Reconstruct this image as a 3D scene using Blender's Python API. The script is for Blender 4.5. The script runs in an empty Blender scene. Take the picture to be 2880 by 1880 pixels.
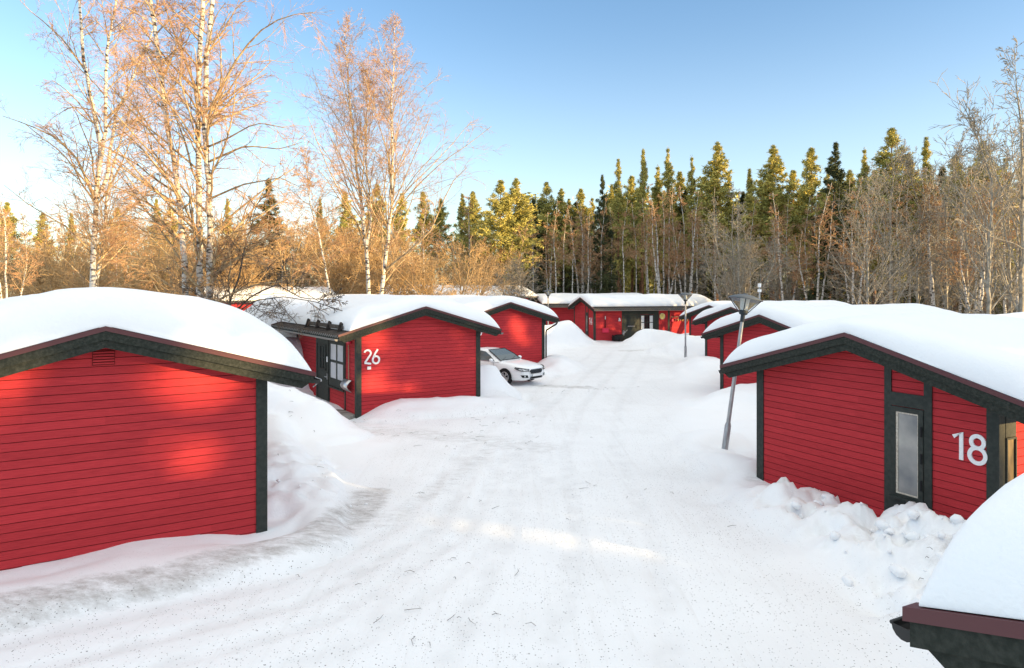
import bpy, math, random
import numpy as np
from mathutils import Vector, Matrix
rad = math.radians
random.seed(7)
C = bpy.context.scene
COL = C.collection

# ------------------------------------------------------------------ camera, sky, sun, exposure
CAM_H, HZ, CX, FPX = 4.2, 818.0, 1440.0, 1920.0
cam = bpy.data.cameras.new('camera'); cam.lens = 24; cam.sensor_width = 36
cam.shift_y = -122.0 / 2880.0
cam.clip_end = 2000; cam.clip_start = 0.05
co = bpy.data.objects.new('camera', cam); COL.objects.link(co)
co.location = (0, 0, CAM_H); co.rotation_euler = (rad(90), 0, 0)
C.camera = co

SUN_AZ = 68.0      # degrees right of straight-behind-the-camera
SUN_EL = 9.0
to_sun = Vector((math.sin(rad(SUN_AZ)), -math.cos(rad(SUN_AZ)), math.tan(rad(SUN_EL)))).normalized()
world = bpy.data.worlds.new('World'); C.world = world; world.use_nodes = True
wt = world.node_tree; wt.nodes.clear()
wo = wt.nodes.new('ShaderNodeOutputWorld'); bg = wt.nodes.new('ShaderNodeBackground')
sky = wt.nodes.new('ShaderNodeTexSky'); sky.sky_type = 'NISHITA'; sky.sun_disc = False
sky.sun_elevation = rad(SUN_EL)
sky.sun_rotation = math.atan2(to_sun.x, to_sun.y)
sky.air_density = 1.0; sky.dust_density = 0.9; sky.ozone_density = 2.6
bg.inputs['Strength'].default_value = 0.15
# unseen upper sky brightened above the blue band, an added fill for the shade
geo = wt.nodes.new('ShaderNodeNewGeometry') if False else wt.nodes.new('ShaderNodeTexCoord')
sepx = wt.nodes.new('ShaderNodeSeparateXYZ'); wt.links.new(geo.outputs['Generated'], sepx.inputs[0])
mr = wt.nodes.new('ShaderNodeMapRange'); mr.interpolation_type = 'SMOOTHSTEP'
mr.inputs['From Min'].default_value = math.sin(rad(25)); mr.inputs['From Max'].default_value = math.sin(rad(48))
wt.links.new(sepx.outputs['Z'], mr.inputs['Value'])
SKY_FILL = 3.0
vm = wt.nodes.new('ShaderNodeMix'); vm.data_type = 'RGBA'; vm.blend_type = 'ADD'
vm.inputs[7].default_value = (SKY_FILL * 1.14, SKY_FILL * 1.02, SKY_FILL * .75, 1)
wt.links.new(mr.outputs[0], vm.inputs['Factor']); wt.links.new(sky.outputs[0], vm.inputs[6])
# pale haze low over the horizon
mh = wt.nodes.new('ShaderNodeMapRange'); mh.interpolation_type = 'SMOOTHSTEP'
mh.inputs['From Min'].default_value = math.sin(rad(24)); mh.inputs['From Max'].default_value = math.sin(rad(3))
wt.links.new(sepx.outputs['Z'], mh.inputs['Value'])
vh = wt.nodes.new('ShaderNodeMix'); vh.data_type = 'RGBA'; vh.blend_type = 'ADD'
vh.inputs[7].default_value = (.68, .52, .38, 1)
wt.links.new(mh.outputs[0], vh.inputs['Factor']); wt.links.new(vm.outputs[2], vh.inputs[6])
wt.links.new(vh.outputs[2], bg.inputs[0]); wt.links.new(bg.outputs[0], wo.inputs[0])
sl = bpy.data.lights.new('sun', 'SUN'); sl.energy = 5.0; sl.angle = rad(0.55); sl.color = (1.0, 0.68, 0.30)
so = bpy.data.objects.new('sun', sl); COL.objects.link(so)
so.rotation_euler = (-to_sun).to_track_quat('-Z', 'Y').to_euler(); so.location = (30, -20, 40)
C.view_settings.view_transform = 'Standard'; C.view_settings.look = 'None'
C.view_settings.gamma = 1.0; C.view_settings.exposure = 1.3
C.view_settings.use_curve_mapping = False

# ------------------------------------------------------------------ helpers
def px2w(px, py, Y):
    return ((px - CX) / FPX * Y, Y, CAM_H - (py - HZ) / FPX * Y)

def hash2(i, j, s=0):
    n = (i.astype(np.int64) * 374761393 + j.astype(np.int64) * 668265263 + s * 1274126177) & 0x7fffffff
    n = ((n ^ (n >> 13)) * 1274126177) & 0x7fffffff
    return ((n ^ (n >> 16)) & 0xffff) / 65535.0
def vnoise(x, y, s=0):
    i = np.floor(x); j = np.floor(y); fx = x - i; fy = y - j
    fx = fx * fx * (3 - 2 * fx); fy = fy * fy * (3 - 2 * fy)
    a = hash2(i, j, s); b = hash2(i + 1, j, s); c = hash2(i, j + 1, s); d = hash2(i + 1, j + 1, s)
    return (a * (1 - fx) + b * fx) * (1 - fy) + (c * (1 - fx) + d * fx) * fy
def fbm(x, y, o=4, s=0):
    v = 0; a = 0.5; f = 1.0
    for k in range(o):
        v = v + a * (vnoise(x * f, y * f, s + k) - 0.5); a *= 0.5; f *= 2.03
    return v
def sstep(a, b, x):
    t = np.clip((x - a) / (b - a), 0, 1); return t * t * (3 - 2 * t)

def tag(o, label=None, cat=None, group=None, kind=None):
    if label: o['label'] = label
    if cat: o['category'] = cat
    if group: o['group'] = group
    if kind: o['kind'] = kind
    return o
def empty(name, loc=(0, 0, 0), rz=0.0):
    o = bpy.data.objects.new(name, None); COL.objects.link(o)
    o.location = loc; o.rotation_euler = (0, 0, rz); o.empty_display_size = 0.3
    return o
def link(name, me, parent=None, loc=None, rot=None):
    o = bpy.data.objects.new(name, me); COL.objects.link(o)
    if parent: o.parent = parent
    if loc is not None: o.location = loc
    if rot is not None: o.rotation_euler = rot
    return o
def children(o): return list(o.children)
def copy_tree(o, parent=None):
    c = o.copy(); COL.objects.link(c); c.parent = parent
    for ch in children(o): copy_tree(ch, c)
    return c

class MB:
    def __init__(self): self.v = []; self.f = []; self.m = []; self.sm = []
    def add(self, vs, fs, mi=0, smooth=False):
        o = len(self.v); self.v += [tuple(p) for p in vs]
        for f in fs:
            self.f.append([i + o for i in f]); self.m.append(mi); self.sm.append(smooth)
    def box(self, x0, x1, y0, y1, z0, z1, mi=0):
        vs = [(x, y, z) for x in (x0, x1) for y in (y0, y1) for z in (z0, z1)]
        self.add(vs, [(0, 1, 3, 2), (4, 6, 7, 5), (0, 4, 5, 1), (2, 3, 7, 6), (0, 2, 6, 4), (1, 5, 7, 3)], mi)
    def prism(self, poly, axis_vec, mi=0):
        n = len(poly); a = Vector(axis_vec)
        vs = [Vector(p) for p in poly] + [Vector(p) + a for p in poly]
        fs = [list(range(n))[::-1], list(range(n, 2 * n))] + [(i, (i + 1) % n, n + (i + 1) % n, n + i) for i in range(n)]
        self.add(vs, fs, mi)
    def tube(self, pts, r, s=8, mi=0, caps=True):
        pts = [Vector(p) for p in pts]; n = len(pts)
        rr = r if isinstance(r, (list, tuple)) else [r] * n
        ring = []; prev = None
        for i, p in enumerate(pts):
            t = (pts[min(i + 1, n - 1)] - pts[max(i - 1, 0)]).normalized()
            if prev is None:
                ref = Vector((0, 0, 1)) if abs(t.z) < 0.9 else Vector((1, 0, 0))
                u = t.cross(ref).normalized()
            else:
                u = (prev - t * prev.dot(t)).normalized()
            prev = u; w = t.cross(u)
            ring.append([p + (u * math.cos(2 * math.pi * k / s) + w * math.sin(2 * math.pi * k / s)) * rr[i] for k in range(s)])
        vs = [q for g in ring for q in g]; fs = []
        for i in range(n - 1):
            for k in range(s):
                fs.append((i * s + k, i * s + (k + 1) % s, (i + 1) * s + (k + 1) % s, (i + 1) * s + k))
        self.add(vs, fs, mi, True)
        if caps: self.add(ring[0] + ring[-1], [list(range(s))[::-1], list(range(s, 2 * s))], mi)
    def lathe(self, prof, s=24, mi=0, c=(0, 0, 0)):
        n = len(prof); vs = []
        for (r, z) in prof:
            for k in range(s):
                a = 2 * math.pi * k / s; vs.append((c[0] + r * math.cos(a), c[1] + r * math.sin(a), c[2] + z))
        fs = [(i * s + k, i * s + (k + 1) % s, (i + 1) * s + (k + 1) % s, (i + 1) * s + k) for i in range(n - 1) for k in range(s)]
        self.add(vs, fs, mi, True)
    def stroke(self, pts, w, x_axis, z_axis, origin, normal, th=0.02, mi=0):
        """flat painted letter stroke: 2-D polyline, round ends, given thickness"""
        P = [Vector((p[0], p[1])) for p in pts]; n = len(P); L = []; R = []
        for i in range(n):
            t = (P[min(i + 1, n - 1)] - P[max(i - 1, 0)]).normalized(); q = Vector((-t.y, t.x)) * w / 2
            L.append(P[i] + q); R.append(P[i] - q)
        X = Vector(x_axis); Z = Vector(z_axis); O = Vector(origin); N = Vector(normal)
        m = lambda p, k: O + X * p.x + Z * p.y + N * k
        vs = [m(p, th) for p in L] + [m(p, th) for p in R] + [m(p, 0) for p in L] + [m(p, 0) for p in R]
        fs = []
        for i in range(n - 1):
            fs += [(i, i + 1, n + i + 1, n + i), (2 * n + i, 2 * n + i + 1, i + 1, i), (n + i, n + i + 1, 3 * n + i + 1, 3 * n + i)]
        fs += [(0, n, 3 * n, 2 * n), (n - 1, 3 * n - 1, 4 * n - 1, 2 * n - 1)]
        self.add(vs, fs, mi)
    def build(self, name, mats, parent=None, smooth_all=False, loc=None):
        me = bpy.data.meshes.new(name); me.from_pydata(self.v, [], self.f)
        for m in (mats if isinstance(mats, (list, tuple)) else [mats]): me.materials.append(m)
        me.polygons.foreach_set('material_index', self.m)
        me.polygons.foreach_set('use_smooth', [True] * len(self.f) if smooth_all else self.sm)
        me.update()
        return link(name, me, parent, loc)
def np_mesh(name, V, F, mat, smooth=False):
    """V (n,3), F (m,k) numpy -> mesh"""
    me = bpy.data.meshes.new(name); k = F.shape[1]
    me.vertices.add(len(V)); me.vertices.foreach_set('co', np.ascontiguousarray(V, dtype=np.float32).ravel())
    me.loops.add(F.size); me.loops.foreach_set('vertex_index', F.astype(np.int32).ravel())
    me.polygons.add(len(F)); me.polygons.foreach_set('loop_start', np.arange(len(F), dtype=np.int32) * k)
    me.polygons.foreach_set('loop_total', np.full(len(F), k, dtype=np.int32))
    me.polygons.foreach_set('use_smooth', np.full(len(F), smooth, dtype=bool))
    if mat: me.materials.append(mat)
    me.update(calc_edges=True); return me

# ------------------------------------------------------------------ materials
def mat(name, col, rough=0.7, metal=0.0, spec=0.3, trans=0.0, ior=1.45):
    m = bpy.data.materials.new(name); m.use_nodes = True
    b = m.node_tree.nodes['Principled BSDF']
    b.inputs['Base Color'].default_value = (*col, 1); b.inputs['Roughness'].default_value = rough
    b.inputs['Metallic'].default_value = metal; b.inputs['Specular IOR Level'].default_value = spec
    b.inputs['Transmission Weight'].default_value = trans; b.inputs['IOR'].default_value = ior
    return m
def nodes(m): return m.node_tree.nodes, m.node_tree.links, m.node_tree.nodes['Principled BSDF']
def noise_col(m, scale, cols, detail=4, coord='Object', stretch=None, bump=0.0, bscale=None, lo=0.35, hi=0.65):
    N, L, b = nodes(m)
    tc = N.new('ShaderNodeTexCoord'); src = tc.outputs[coord]
    if stretch:
        mp = N.new('ShaderNodeMapping'); mp.inputs['Scale'].default_value = stretch; L.new(src, mp.inputs[0]); src = mp.outputs[0]
    nz = N.new('ShaderNodeTexNoise'); nz.inputs['Scale'].default_value = scale; nz.inputs['Detail'].default_value = detail
    L.new(src, nz.inputs['Vector'])
    cr = N.new('ShaderNodeValToRGB'); cr.color_ramp.elements[0].position = lo; cr.color_ramp.elements[1].position = hi
    cr.color_ramp.elements[0].color = (*cols[0], 1); cr.color_ramp.elements[1].color = (*cols[1], 1)
    L.new(nz.outputs['Fac'], cr.inputs[0]); L.new(cr.outputs[0], b.inputs['Base Color'])
    if bump:
        n2 = N.new('ShaderNodeTexNoise'); n2.inputs['Scale'].default_value = bscale or scale * 3; n2.inputs['Detail'].default_value = 6
        L.new(src, n2.inputs['Vector'])
        bp = N.new('ShaderNodeBump'); bp.inputs['Strength'].default_value = bump; bp.inputs['Distance'].default_value = 0.02
        L.new(n2.outputs['Fac'], bp.inputs['Height']); L.new(bp.outputs[0], b.inputs['Normal'])
    return m

M = {}
M['groove_shade'] = mat('painted_groove_shade', (.13, .012, .012), .8)  # grooves and vent backing painted darker to stand in for shade
M['red'] = noise_col(mat('red_paint', (.43, .034, .028), .7, spec=.12), 3.5, ((.42, .033, .040), (.51, .042, .050)), detail=8, stretch=(1, 1, 22), bump=.35, bscale=70)
def board_tones(m, bh=.129):
    # every board took the paint a little differently
    N, L, b = nodes(m); src = b.inputs['Base Color'].links[0].from_socket
    tc = N.new('ShaderNodeTexCoord'); sp = N.new('ShaderNodeSeparateXYZ'); L.new(tc.outputs['Object'], sp.inputs[0])
    def mt(op, a, c):
        n = N.new('ShaderNodeMath'); n.operation = op
        for i, x in enumerate((a, c)):
            if isinstance(x, (int, float)): n.inputs[i].default_value = x
            elif x is not None: L.new(x, n.inputs[i])
        return n.outputs[0]
    row = mt('FLOOR', mt('DIVIDE', mt('ADD', sp.outputs['Z'], .45), bh), None)
    w1 = N.new('ShaderNodeTexWhiteNoise'); w1.noise_dimensions = '1D'; L.new(row, w1.inputs['W'])
    cell = mt('FLOOR', mt('DIVIDE', mt('ADD', mt('ADD', sp.outputs['X'], sp.outputs['Y']), mt('MULTIPLY', w1.outputs['Value'], 3.3)), 3.3), None)
    w2 = N.new('ShaderNodeTexWhiteNoise'); w2.noise_dimensions = '2D'; cv = N.new('ShaderNodeCombineXYZ'); L.new(row, cv.inputs[0]); L.new(cell, cv.inputs[1]); L.new(cv.outputs[0], w2.inputs['Vector'])
    k = mt('ADD', mt('MULTIPLY', w2.outputs['Value'], .17), .90)
    hs = N.new('ShaderNodeHueSaturation'); L.new(src, hs.inputs['Color']); L.new(k, hs.inputs['Value']); L.new(hs.outputs[0], b.inputs['Base Color'])
board_tones(M['red'])
M['dark'] = noise_col(mat('dark_green_paint', (.03, .036, .03), .6, spec=.3), 14, ((.022, .028, .024), (.038, .043, .037)), bump=.2, bscale=90)
M['fascia'] = noise_col(mat('weathered_dark_board', (.035, .04, .034), .75, spec=.15), 22, ((.024, .028, .023), (.05, .053, .045)), detail=8, bump=.3, bscale=80, lo=.4, hi=.75)
M['trim'] = mat('maroon_metal', (.095, .03, .034), .45, spec=.45)
M['roof'] = noise_col(mat('roof_sheet', (.05, .04, .036), .6), 8, ((.03, .025, .022), (.075, .06, .052)))
M['gutter'] = mat('dark_gutter', (.035, .034, .033), .5)
M['gutterpale'] = mat('grey_gutter', (.2, .19, .18), .5)
M['pipe'] = mat('black_pipe', (.012, .012, .013), .35, spec=.5)
M['white'] = mat('white_paint', (.8, .8, .8), .5)
M['cream'] = noise_col(mat('cream_beading', (.6, .53, .42), .6), 30, ((.45, .38, .3), (.68, .62, .52)))
M['curtain'] = mat('white_curtain', (.75, .75, .74), .9)
M['galv'] = noise_col(mat('galvanised_steel', (.4, .41, .42), .45, metal=.6), 12, ((.3, .31, .32), (.46, .47, .48)), stretch=(1, 1, .3))
M['lampgrey'] = mat('lamp_grey', (.075, .09, .105), .5, spec=.4)
M['lampdark'] = mat('lamp_dark', (.03, .038, .045), .5)
M['concrete'] = noise_col(mat('concrete', (.3, .28, .25), .9), 4, ((.2, .185, .165), (.36, .34, .31)), bump=.3)
M['steel'] = mat('bright_steel', (.62, .62, .62), .3, metal=.85)
M['wood'] = mat('pale_wood', (.38, .28, .17), .7)
M['redplastic'] = mat('red_plastic', (.72, .02, .07), .35, spec=.5)
M['black'] = mat('black_rubber', (.012, .012, .013), .7)
M['carwhite'] = mat('white_car_paint', (.86, .87, .88), .22, spec=.5)
M['chrome'] = mat('chrome', (.75, .75, .75), .12, metal=1)
M['carglass'] = mat('tinted_car_glass', (.06, .085, .09), .04, spec=.9)
M['headlens'] = mat('headlight_lens', (.22, .23, .24), .12, spec=.7)
M['alloy'] = mat('alloy_wheel', (.5, .5, .51), .3, metal=.8)
M['yellow'] = mat('yellow_dial', (.75, .6, .2), .4)
M['clear'] = mat('clear_lamp_glass', (.95, .97, .97), .05, trans=.95, ior=1.05)
M['lens'] = mat('frosted_lens', (.6, .62, .6), .35)
M['moss'] = noise_col(mat('moss', (.1, .11, .04), .95), 30, ((.05, .045, .02), (.2, .2, .1)))

def pane_mat(name, top, bot, rough=.06):
    m = mat(name, (.3, .3, .3), rough, spec=.9)
    return noise_col(m, 1.6, (top, bot), detail=5, lo=.3, hi=.7)
M['pane_grey'] = pane_mat('glass_painted_reflection', (.13, .14, .15), (.42, .40, .36), .1)  # mottled tones painted in as sky and tree reflections
M['pane_gold_reflection'] = noise_col(mat('gold_reflection_paint', (.4, .28, .12), .5), 4, ((.10, .07, .035), (.38, .27, .12)), stretch=(1, 1, .4))  # reflection of golden trees painted into the pane colour
M['pane_white'] = pane_mat('curtained_glass', (.5, .52, .55), (.62, .63, .66), .06)
M['pane_dark'] = pane_mat('dark_glass', (.012, .014, .015), (.03, .03, .032), .05)

def snow_mat(name, road=False):
    m = mat(name, (.86, .875, .89), .55, spec=.25); N, L, b = nodes(m)
    tc = N.new('ShaderNodeTexCoord')
    def noise(s, d=5, dist=0):
        n = N.new('ShaderNodeTexNoise'); n.inputs['Scale'].default_value = s; n.inputs['Detail'].default_value = d
        n.inputs['Distortion'].default_value = dist
        L.new(tc.outputs['Object'], n.inputs['Vector']); return n.outputs['Fac']
    def math_(op, a, b_=None, clamp=False):
        n = N.new('ShaderNodeMath'); n.operation = op; n.use_clamp = clamp
        for i, x in enumerate((a, b_)):
            if x is None: continue
            if isinstance(x, (int, float)): n.inputs[i].default_value = x
            else: L.new(x, n.inputs[i])
        return n.outputs[0]
    def mix(fac, c1, c2):
        n = N.new('ShaderNodeMix'); n.data_type = 'RGBA'
        L.new(fac, n.inputs['Factor'])
        for idx, c in ((6, c1), (7, c2)):
            if isinstance(c, tuple): n.inputs[idx].default_value = (*c, 1)
            else: L.new(c, n.inputs[idx])
        return n.outputs[2]
    col = (.86, .875, .89)
    h = noise(3.0, 6); h2 = noise(28, 4)
    hh = math_('ADD', math_('MULTIPLY', h, .6), math_('MULTIPLY', h2, .25))
    if road:
        at = N.new('ShaderNodeAttribute'); at.attribute_name = 'dirt'
        rd = N.new('ShaderNodeAttribute'); rd.attribute_name = 'packed'
        # brown-grey sanded slush in the wheel tracks
        mp = N.new('ShaderNodeMapping'); L.new(tc.outputs['Object'], mp.inputs[0]); mp.inputs['Scale'].default_value = (1, 2.2, 1); mp.inputs['Rotation'].default_value = (0, 0, rad(-25))
        sn = N.new('ShaderNodeTexNoise'); sn.inputs['Scale'].default_value = 2.6; sn.inputs['Detail'].default_value = 10; sn.inputs['Roughness'].default_value = .8; L.new(mp.outputs[0], sn.inputs['Vector'])
        f = math_('MULTIPLY', math_('SUBTRACT', math_('ADD', sn.outputs['Fac'], math_('MULTIPLY', at.outputs['Fac'], .42)), .70), 3.2, True)
        f = math_('MULTIPLY', f, math_('MULTIPLY', at.outputs['Fac'], 1.15, True))
        # tyre tracks: streaks running along the lane
        m2 = N.new('ShaderNodeMapping'); m2.inputs['Rotation'].default_value = (0, 0, rad(9)); m2.inputs['Scale'].default_value = (5.5, .22, 1); L.new(tc.outputs['Object'], m2.inputs[0])
        tk = N.new('ShaderNodeTexNoise'); tk.inputs['Scale'].default_value = 1; tk.inputs['Detail'].default_value = 6; tk.inputs['Roughness'].default_value = .7; tk.inputs['Distortion'].default_value = .35; L.new(m2.outputs[0], tk.inputs['Vector'])
        trk = math_('MULTIPLY', tk.outputs['Fac'], rd.outputs['Fac'])
        hh = math_('ADD', hh, math_('MULTIPLY', trk, .55))
        col = mix(math_('MULTIPLY', rd.outputs['Fac'], .5, True), col, (.82, .83, .84))
        big = math_('MULTIPLY', math_('SUBTRACT', noise(.55, 7), .46), 1.5, True)
        col = mix(math_('MULTIPLY', big, rd.outputs['Fac'], True), col, (.70, .70, .705))
        col = mix(math_('MULTIPLY', math_('MULTIPLY', math_('SUBTRACT', .46, tk.outputs['Fac']), 3.0, True), rd.outputs['Fac'], True), col, (.72, .715, .71))
        ru = N.new('ShaderNodeAttribute'); ru.attribute_name = 'ruts'
        rn = math_('MULTIPLY', ru.outputs['Fac'], math_('MULTIPLY', math_('SUBTRACT', noise(2.2, 8), .33), 2.2, True), True)
        col = mix(math_('MULTIPLY', rn, .6), col, (.64, .64, .645))
        hh = math_('SUBTRACT', hh, math_('MULTIPLY', ru.outputs['Fac'], .35))
        col = mix(f, col, (.38, .355, .335))
        # grit scattered on the packed snow
        for sc, thr, keep in ((31.0, .19, .60), (17.0, .15, .66), (7.3, .07, .82)):
            vo = N.new('ShaderNodeTexVoronoi'); vo.inputs['Scale'].default_value = sc
            wn = N.new('ShaderNodeTexNoise'); wn.inputs['Scale'].default_value = sc * .6; L.new(tc.outputs['Object'], wn.inputs['Vector'])
            wa = N.new('ShaderNodeMix'); wa.data_type = 'VECTOR'; wa.blend_type if False else None; wa.inputs[0].default_value = .035; L.new(tc.outputs['Object'], wa.inputs[4]); L.new(wn.outputs['Color'], wa.inputs[5]); L.new(wa.outputs[1], vo.inputs['Vector'])
            sep = N.new('ShaderNodeSeparateColor'); L.new(vo.outputs['Color'], sep.inputs[0])
            on = math_('MULTIPLY', math_('LESS_THAN', vo.outputs['Distance'], thr), math_('GREATER_THAN', sep.outputs[0], math_('SUBTRACT', keep + .62, math_('MULTIPLY', noise(.8, 6), 1.15))))
            col = mix(math_('MULTIPLY', on, math_('MULTIPLY', rd.outputs['Fac'], .85), True), col, (.10, .09, .085))
        L.new(col, b.inputs['Base Color'])
    bp = N.new('ShaderNodeBump'); bp.inputs['Strength'].default_value = .45; bp.inputs['Distance'].default_value = .05
    L.new(hh, bp.inputs['Height']); L.new(bp.outputs[0], b.inputs['Normal'])
    return m
M['snow'] = snow_mat('fresh_snow'); M['ground'] = snow_mat('trodden_snow', True)

def bark_white():
    m = mat('birch_bark', (.6, .57, .52), .75); N, L, b = nodes(m)
    tc = N.new('ShaderNodeTexCoord'); mp = N.new('ShaderNodeMapping'); mp.inputs['Scale'].default_value = (3, 3, 9)
    L.new(tc.outputs['Object'], mp.inputs[0])
    n = N.new('ShaderNodeTexNoise'); n.inputs['Scale'].default_value = 1.1; n.inputs['Detail'].default_value = 5; L.new(mp.outputs[0], n.inputs['Vector'])
    cr = N.new('ShaderNodeValToRGB'); e = cr.color_ramp.elements
    e[0].position = .40; e[0].color = (.06, .05, .045, 1); e[1].position = .50; e[1].color = (.58, .55, .5, 1)
    L.new(n.outputs['Fac'], cr.inputs[0]); L.new(cr.outputs[0], b.inputs['Base Color']); return m
M['birch'] = bark_white()
M['limb'] = noise_col(mat('limb_bark', (.3, .2, .12), .85), 5, ((.2, .13, .075), (.5, .38, .22)))
M['twig'] = mat('birch_twig', (.40, .225, .12), .8)
M['twig2'] = mat('brown_twig', (.40, .27, .135), .85)
M['twigdark'] = mat('dark_twig', (.15, .11, .075), .85)
M['twiggrey'] = mat('grey_twig', (.27, .235, .18), .85)
M['darkbark'] = noise_col(mat('dark_bark', (.07, .055, .045), .9), 6, ((.035, .03, .026), (.12, .1, .085)))
M['greybark'] = noise_col(mat('grey_bark', (.2, .18, .15), .9), 5, ((.17, .155, .13), (.38, .35, .29)))
M['pinebark'] = noise_col(mat('pine_bark', (.2, .1, .05), .9), 5, ((.1, .055, .035), (.3, .15, .075)))
M['pine'] = noise_col(mat('pine_needles', (.09, .095, .025), .8), .9, ((.25, .255, .08), (.56, .48, .13)))
M['spruce'] = noise_col(mat('spruce_needles', (.025, .034, .018), .85), .9, ((.04, .055, .028), (.115, .125, .05)))

# ------------------------------------------------------------------ houses
BOARD = .129
def siding(mb, O, X, Nn, x0, x1, z0, z1, zlim=None, th=.016, gap=.0115):
    """grooved boards on a wall; O origin (ground), X along the wall, Nn outward; zlim(z)->(xa,xb) clips a gable"""
    O = Vector(O); X = Vector(X); Nn = Vector(Nn); Z = Vector((0, 0, 1)); n = int(math.ceil((z1 - z0) / BOARD))
    P = lambda x, z, d: O + X * x + Z * z + Nn * d
    for i in range(n):
        za = z0 + i * BOARD; zb = min(za + BOARD, z1); zg = min(za + gap, zb)
        def ext(z): return zlim(z) if zlim else (x0, x1)
        a0, a1 = ext(za); g0, g1 = ext(zg); b0, b1 = ext(zb)
        if g1 - g0 < .05: break
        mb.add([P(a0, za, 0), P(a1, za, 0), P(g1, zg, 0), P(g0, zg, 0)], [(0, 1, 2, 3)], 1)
        mb.add([P(g0, zg, 0), P(g1, zg, 0), P(g1, zg, th), P(g0, zg, th)], [(0, 1, 2, 3)])
        mb.add([P(g0, zg, th), P(g1, zg, th), P(b1, zb, th), P(b0, zb, th)], [(0, 1, 2, 3)])
        mb.add([P(b0, zb, th), P(b1, zb, th), P(b1, zb, 0), P(b0, zb, 0)], [(0, 1, 2, 3)])
W, EV, PITCH, OVH = 2.38, 3.1, .285, .35

def roof_snow(name, label, rootM, x0, x1, y0, y1, zr, m, T, seed, rl=.75, rr=.75, rf=.65, rb=1.2, lo=None):
    nx, ny = 74, 74
    def ease(a, b, n, k=2.2):
        t = np.linspace(-1, 1, n); t = np.sign(t) * (1 - (1 - np.abs(t)) ** k); return a + (b - a) * (t + 1) / 2
    xs = ease(x0, x1, nx); ys = ease(y0, y1, ny)
    X, Y = np.meshgrid(xs, ys)
    wob = lambda v, s: .12 * fbm(v * 1.3 + 11, v * 0 + s, 3, seed)
    def edge(d, r):
        t = np.clip(d / r, 0, 1); return np.sqrt(np.clip(1 - (1 - t) ** 2.2, 0, 1))
    e = edge(X - x0 + wob(Y, 1) * edge(X - x0, .4), rl) * edge(x1 - X + wob(Y, 2) * edge(x1 - X, .4), rr) * edge(Y - y0 + wob(X, 3) * edge(Y - y0, .4), rf) * edge(y1 - Y, rb)
    th = .015 + T * e * (1 + .35 * fbm(X * .45 + seed, Y * .45, 3, seed)) + .06 * e * fbm(X * 1.6, Y * 1.6, 4, seed + 5) + .02 * fbm(X * 5, Y * 5, 3, seed + 6) * np.clip(e * 3, 0, 1)
    base = zr - m * np.sqrt(X * X + .0)
    rnd = zr - m * np.sqrt(X * X + .8 * e)            # a rounded crest
    Z = np.where(True, rnd * e + base * (1 - e), 0) + th
    V = np.stack([X, Y, Z], -1).reshape(-1, 3)
    Vb = np.stack([X, Y, base + .004], -1).reshape(-1, 3)
    n = nx * ny; idx = np.arange(n).reshape(ny, nx)
    q = np.stack([idx[:-1, :-1], idx[:-1, 1:], idx[1:, 1:], idx[1:, :-1]], -1).reshape(-1, 4)
    ring = np.concatenate([idx[0, :], idx[1:, -1], idx[-1, -2::-1], idx[-2:0:-1, 0]])
    r2 = np.roll(ring, -1)
    sk = np.stack([ring, ring + n, r2 + n, r2], -1)
    me = np_mesh(name, np.concatenate([V, Vb]), np.concatenate([q, sk]), M['snow'], True)
    o = link(name, me); o.matrix_world = rootM
    return tag(o, label, 'roof snow', 'snow lying on the house roofs', 'thing')

def gutter(mb, x, y0, y1, z, r=.065, s=8):
    pts = [(x + r * math.cos(a), z + r * math.sin(a)) for a in np.linspace(math.pi, 2 * math.pi, s)]
    vs = [(p[0], y0, p[1]) for p in pts] + [(p[0], y1, p[1]) for p in pts]
    mb.add(vs, [(i, i + 1, s + i + 1, s + i) for i in range(s - 1)])
    inn = [(x + (r - .006) * math.cos(a), z + .004 + (r - .006) * math.sin(a)) for a in np.linspace(math.pi, 2 * math.pi, s)]
    vs = [(p[0], y0, p[1]) for p in inn] + [(p[0], y1, p[1]) for p in inn]
    mb.add(vs, [(i, s + i, s + i + 1, i + 1) for i in range(s - 1)])
    for yy in (y0, y1):
        mb.add([(p[0], yy, p[1]) for p in pts], [list(range(s))])
    mb.tube([(x - r, y0, z), (x - r, y1, z)], .011, 6)

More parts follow.
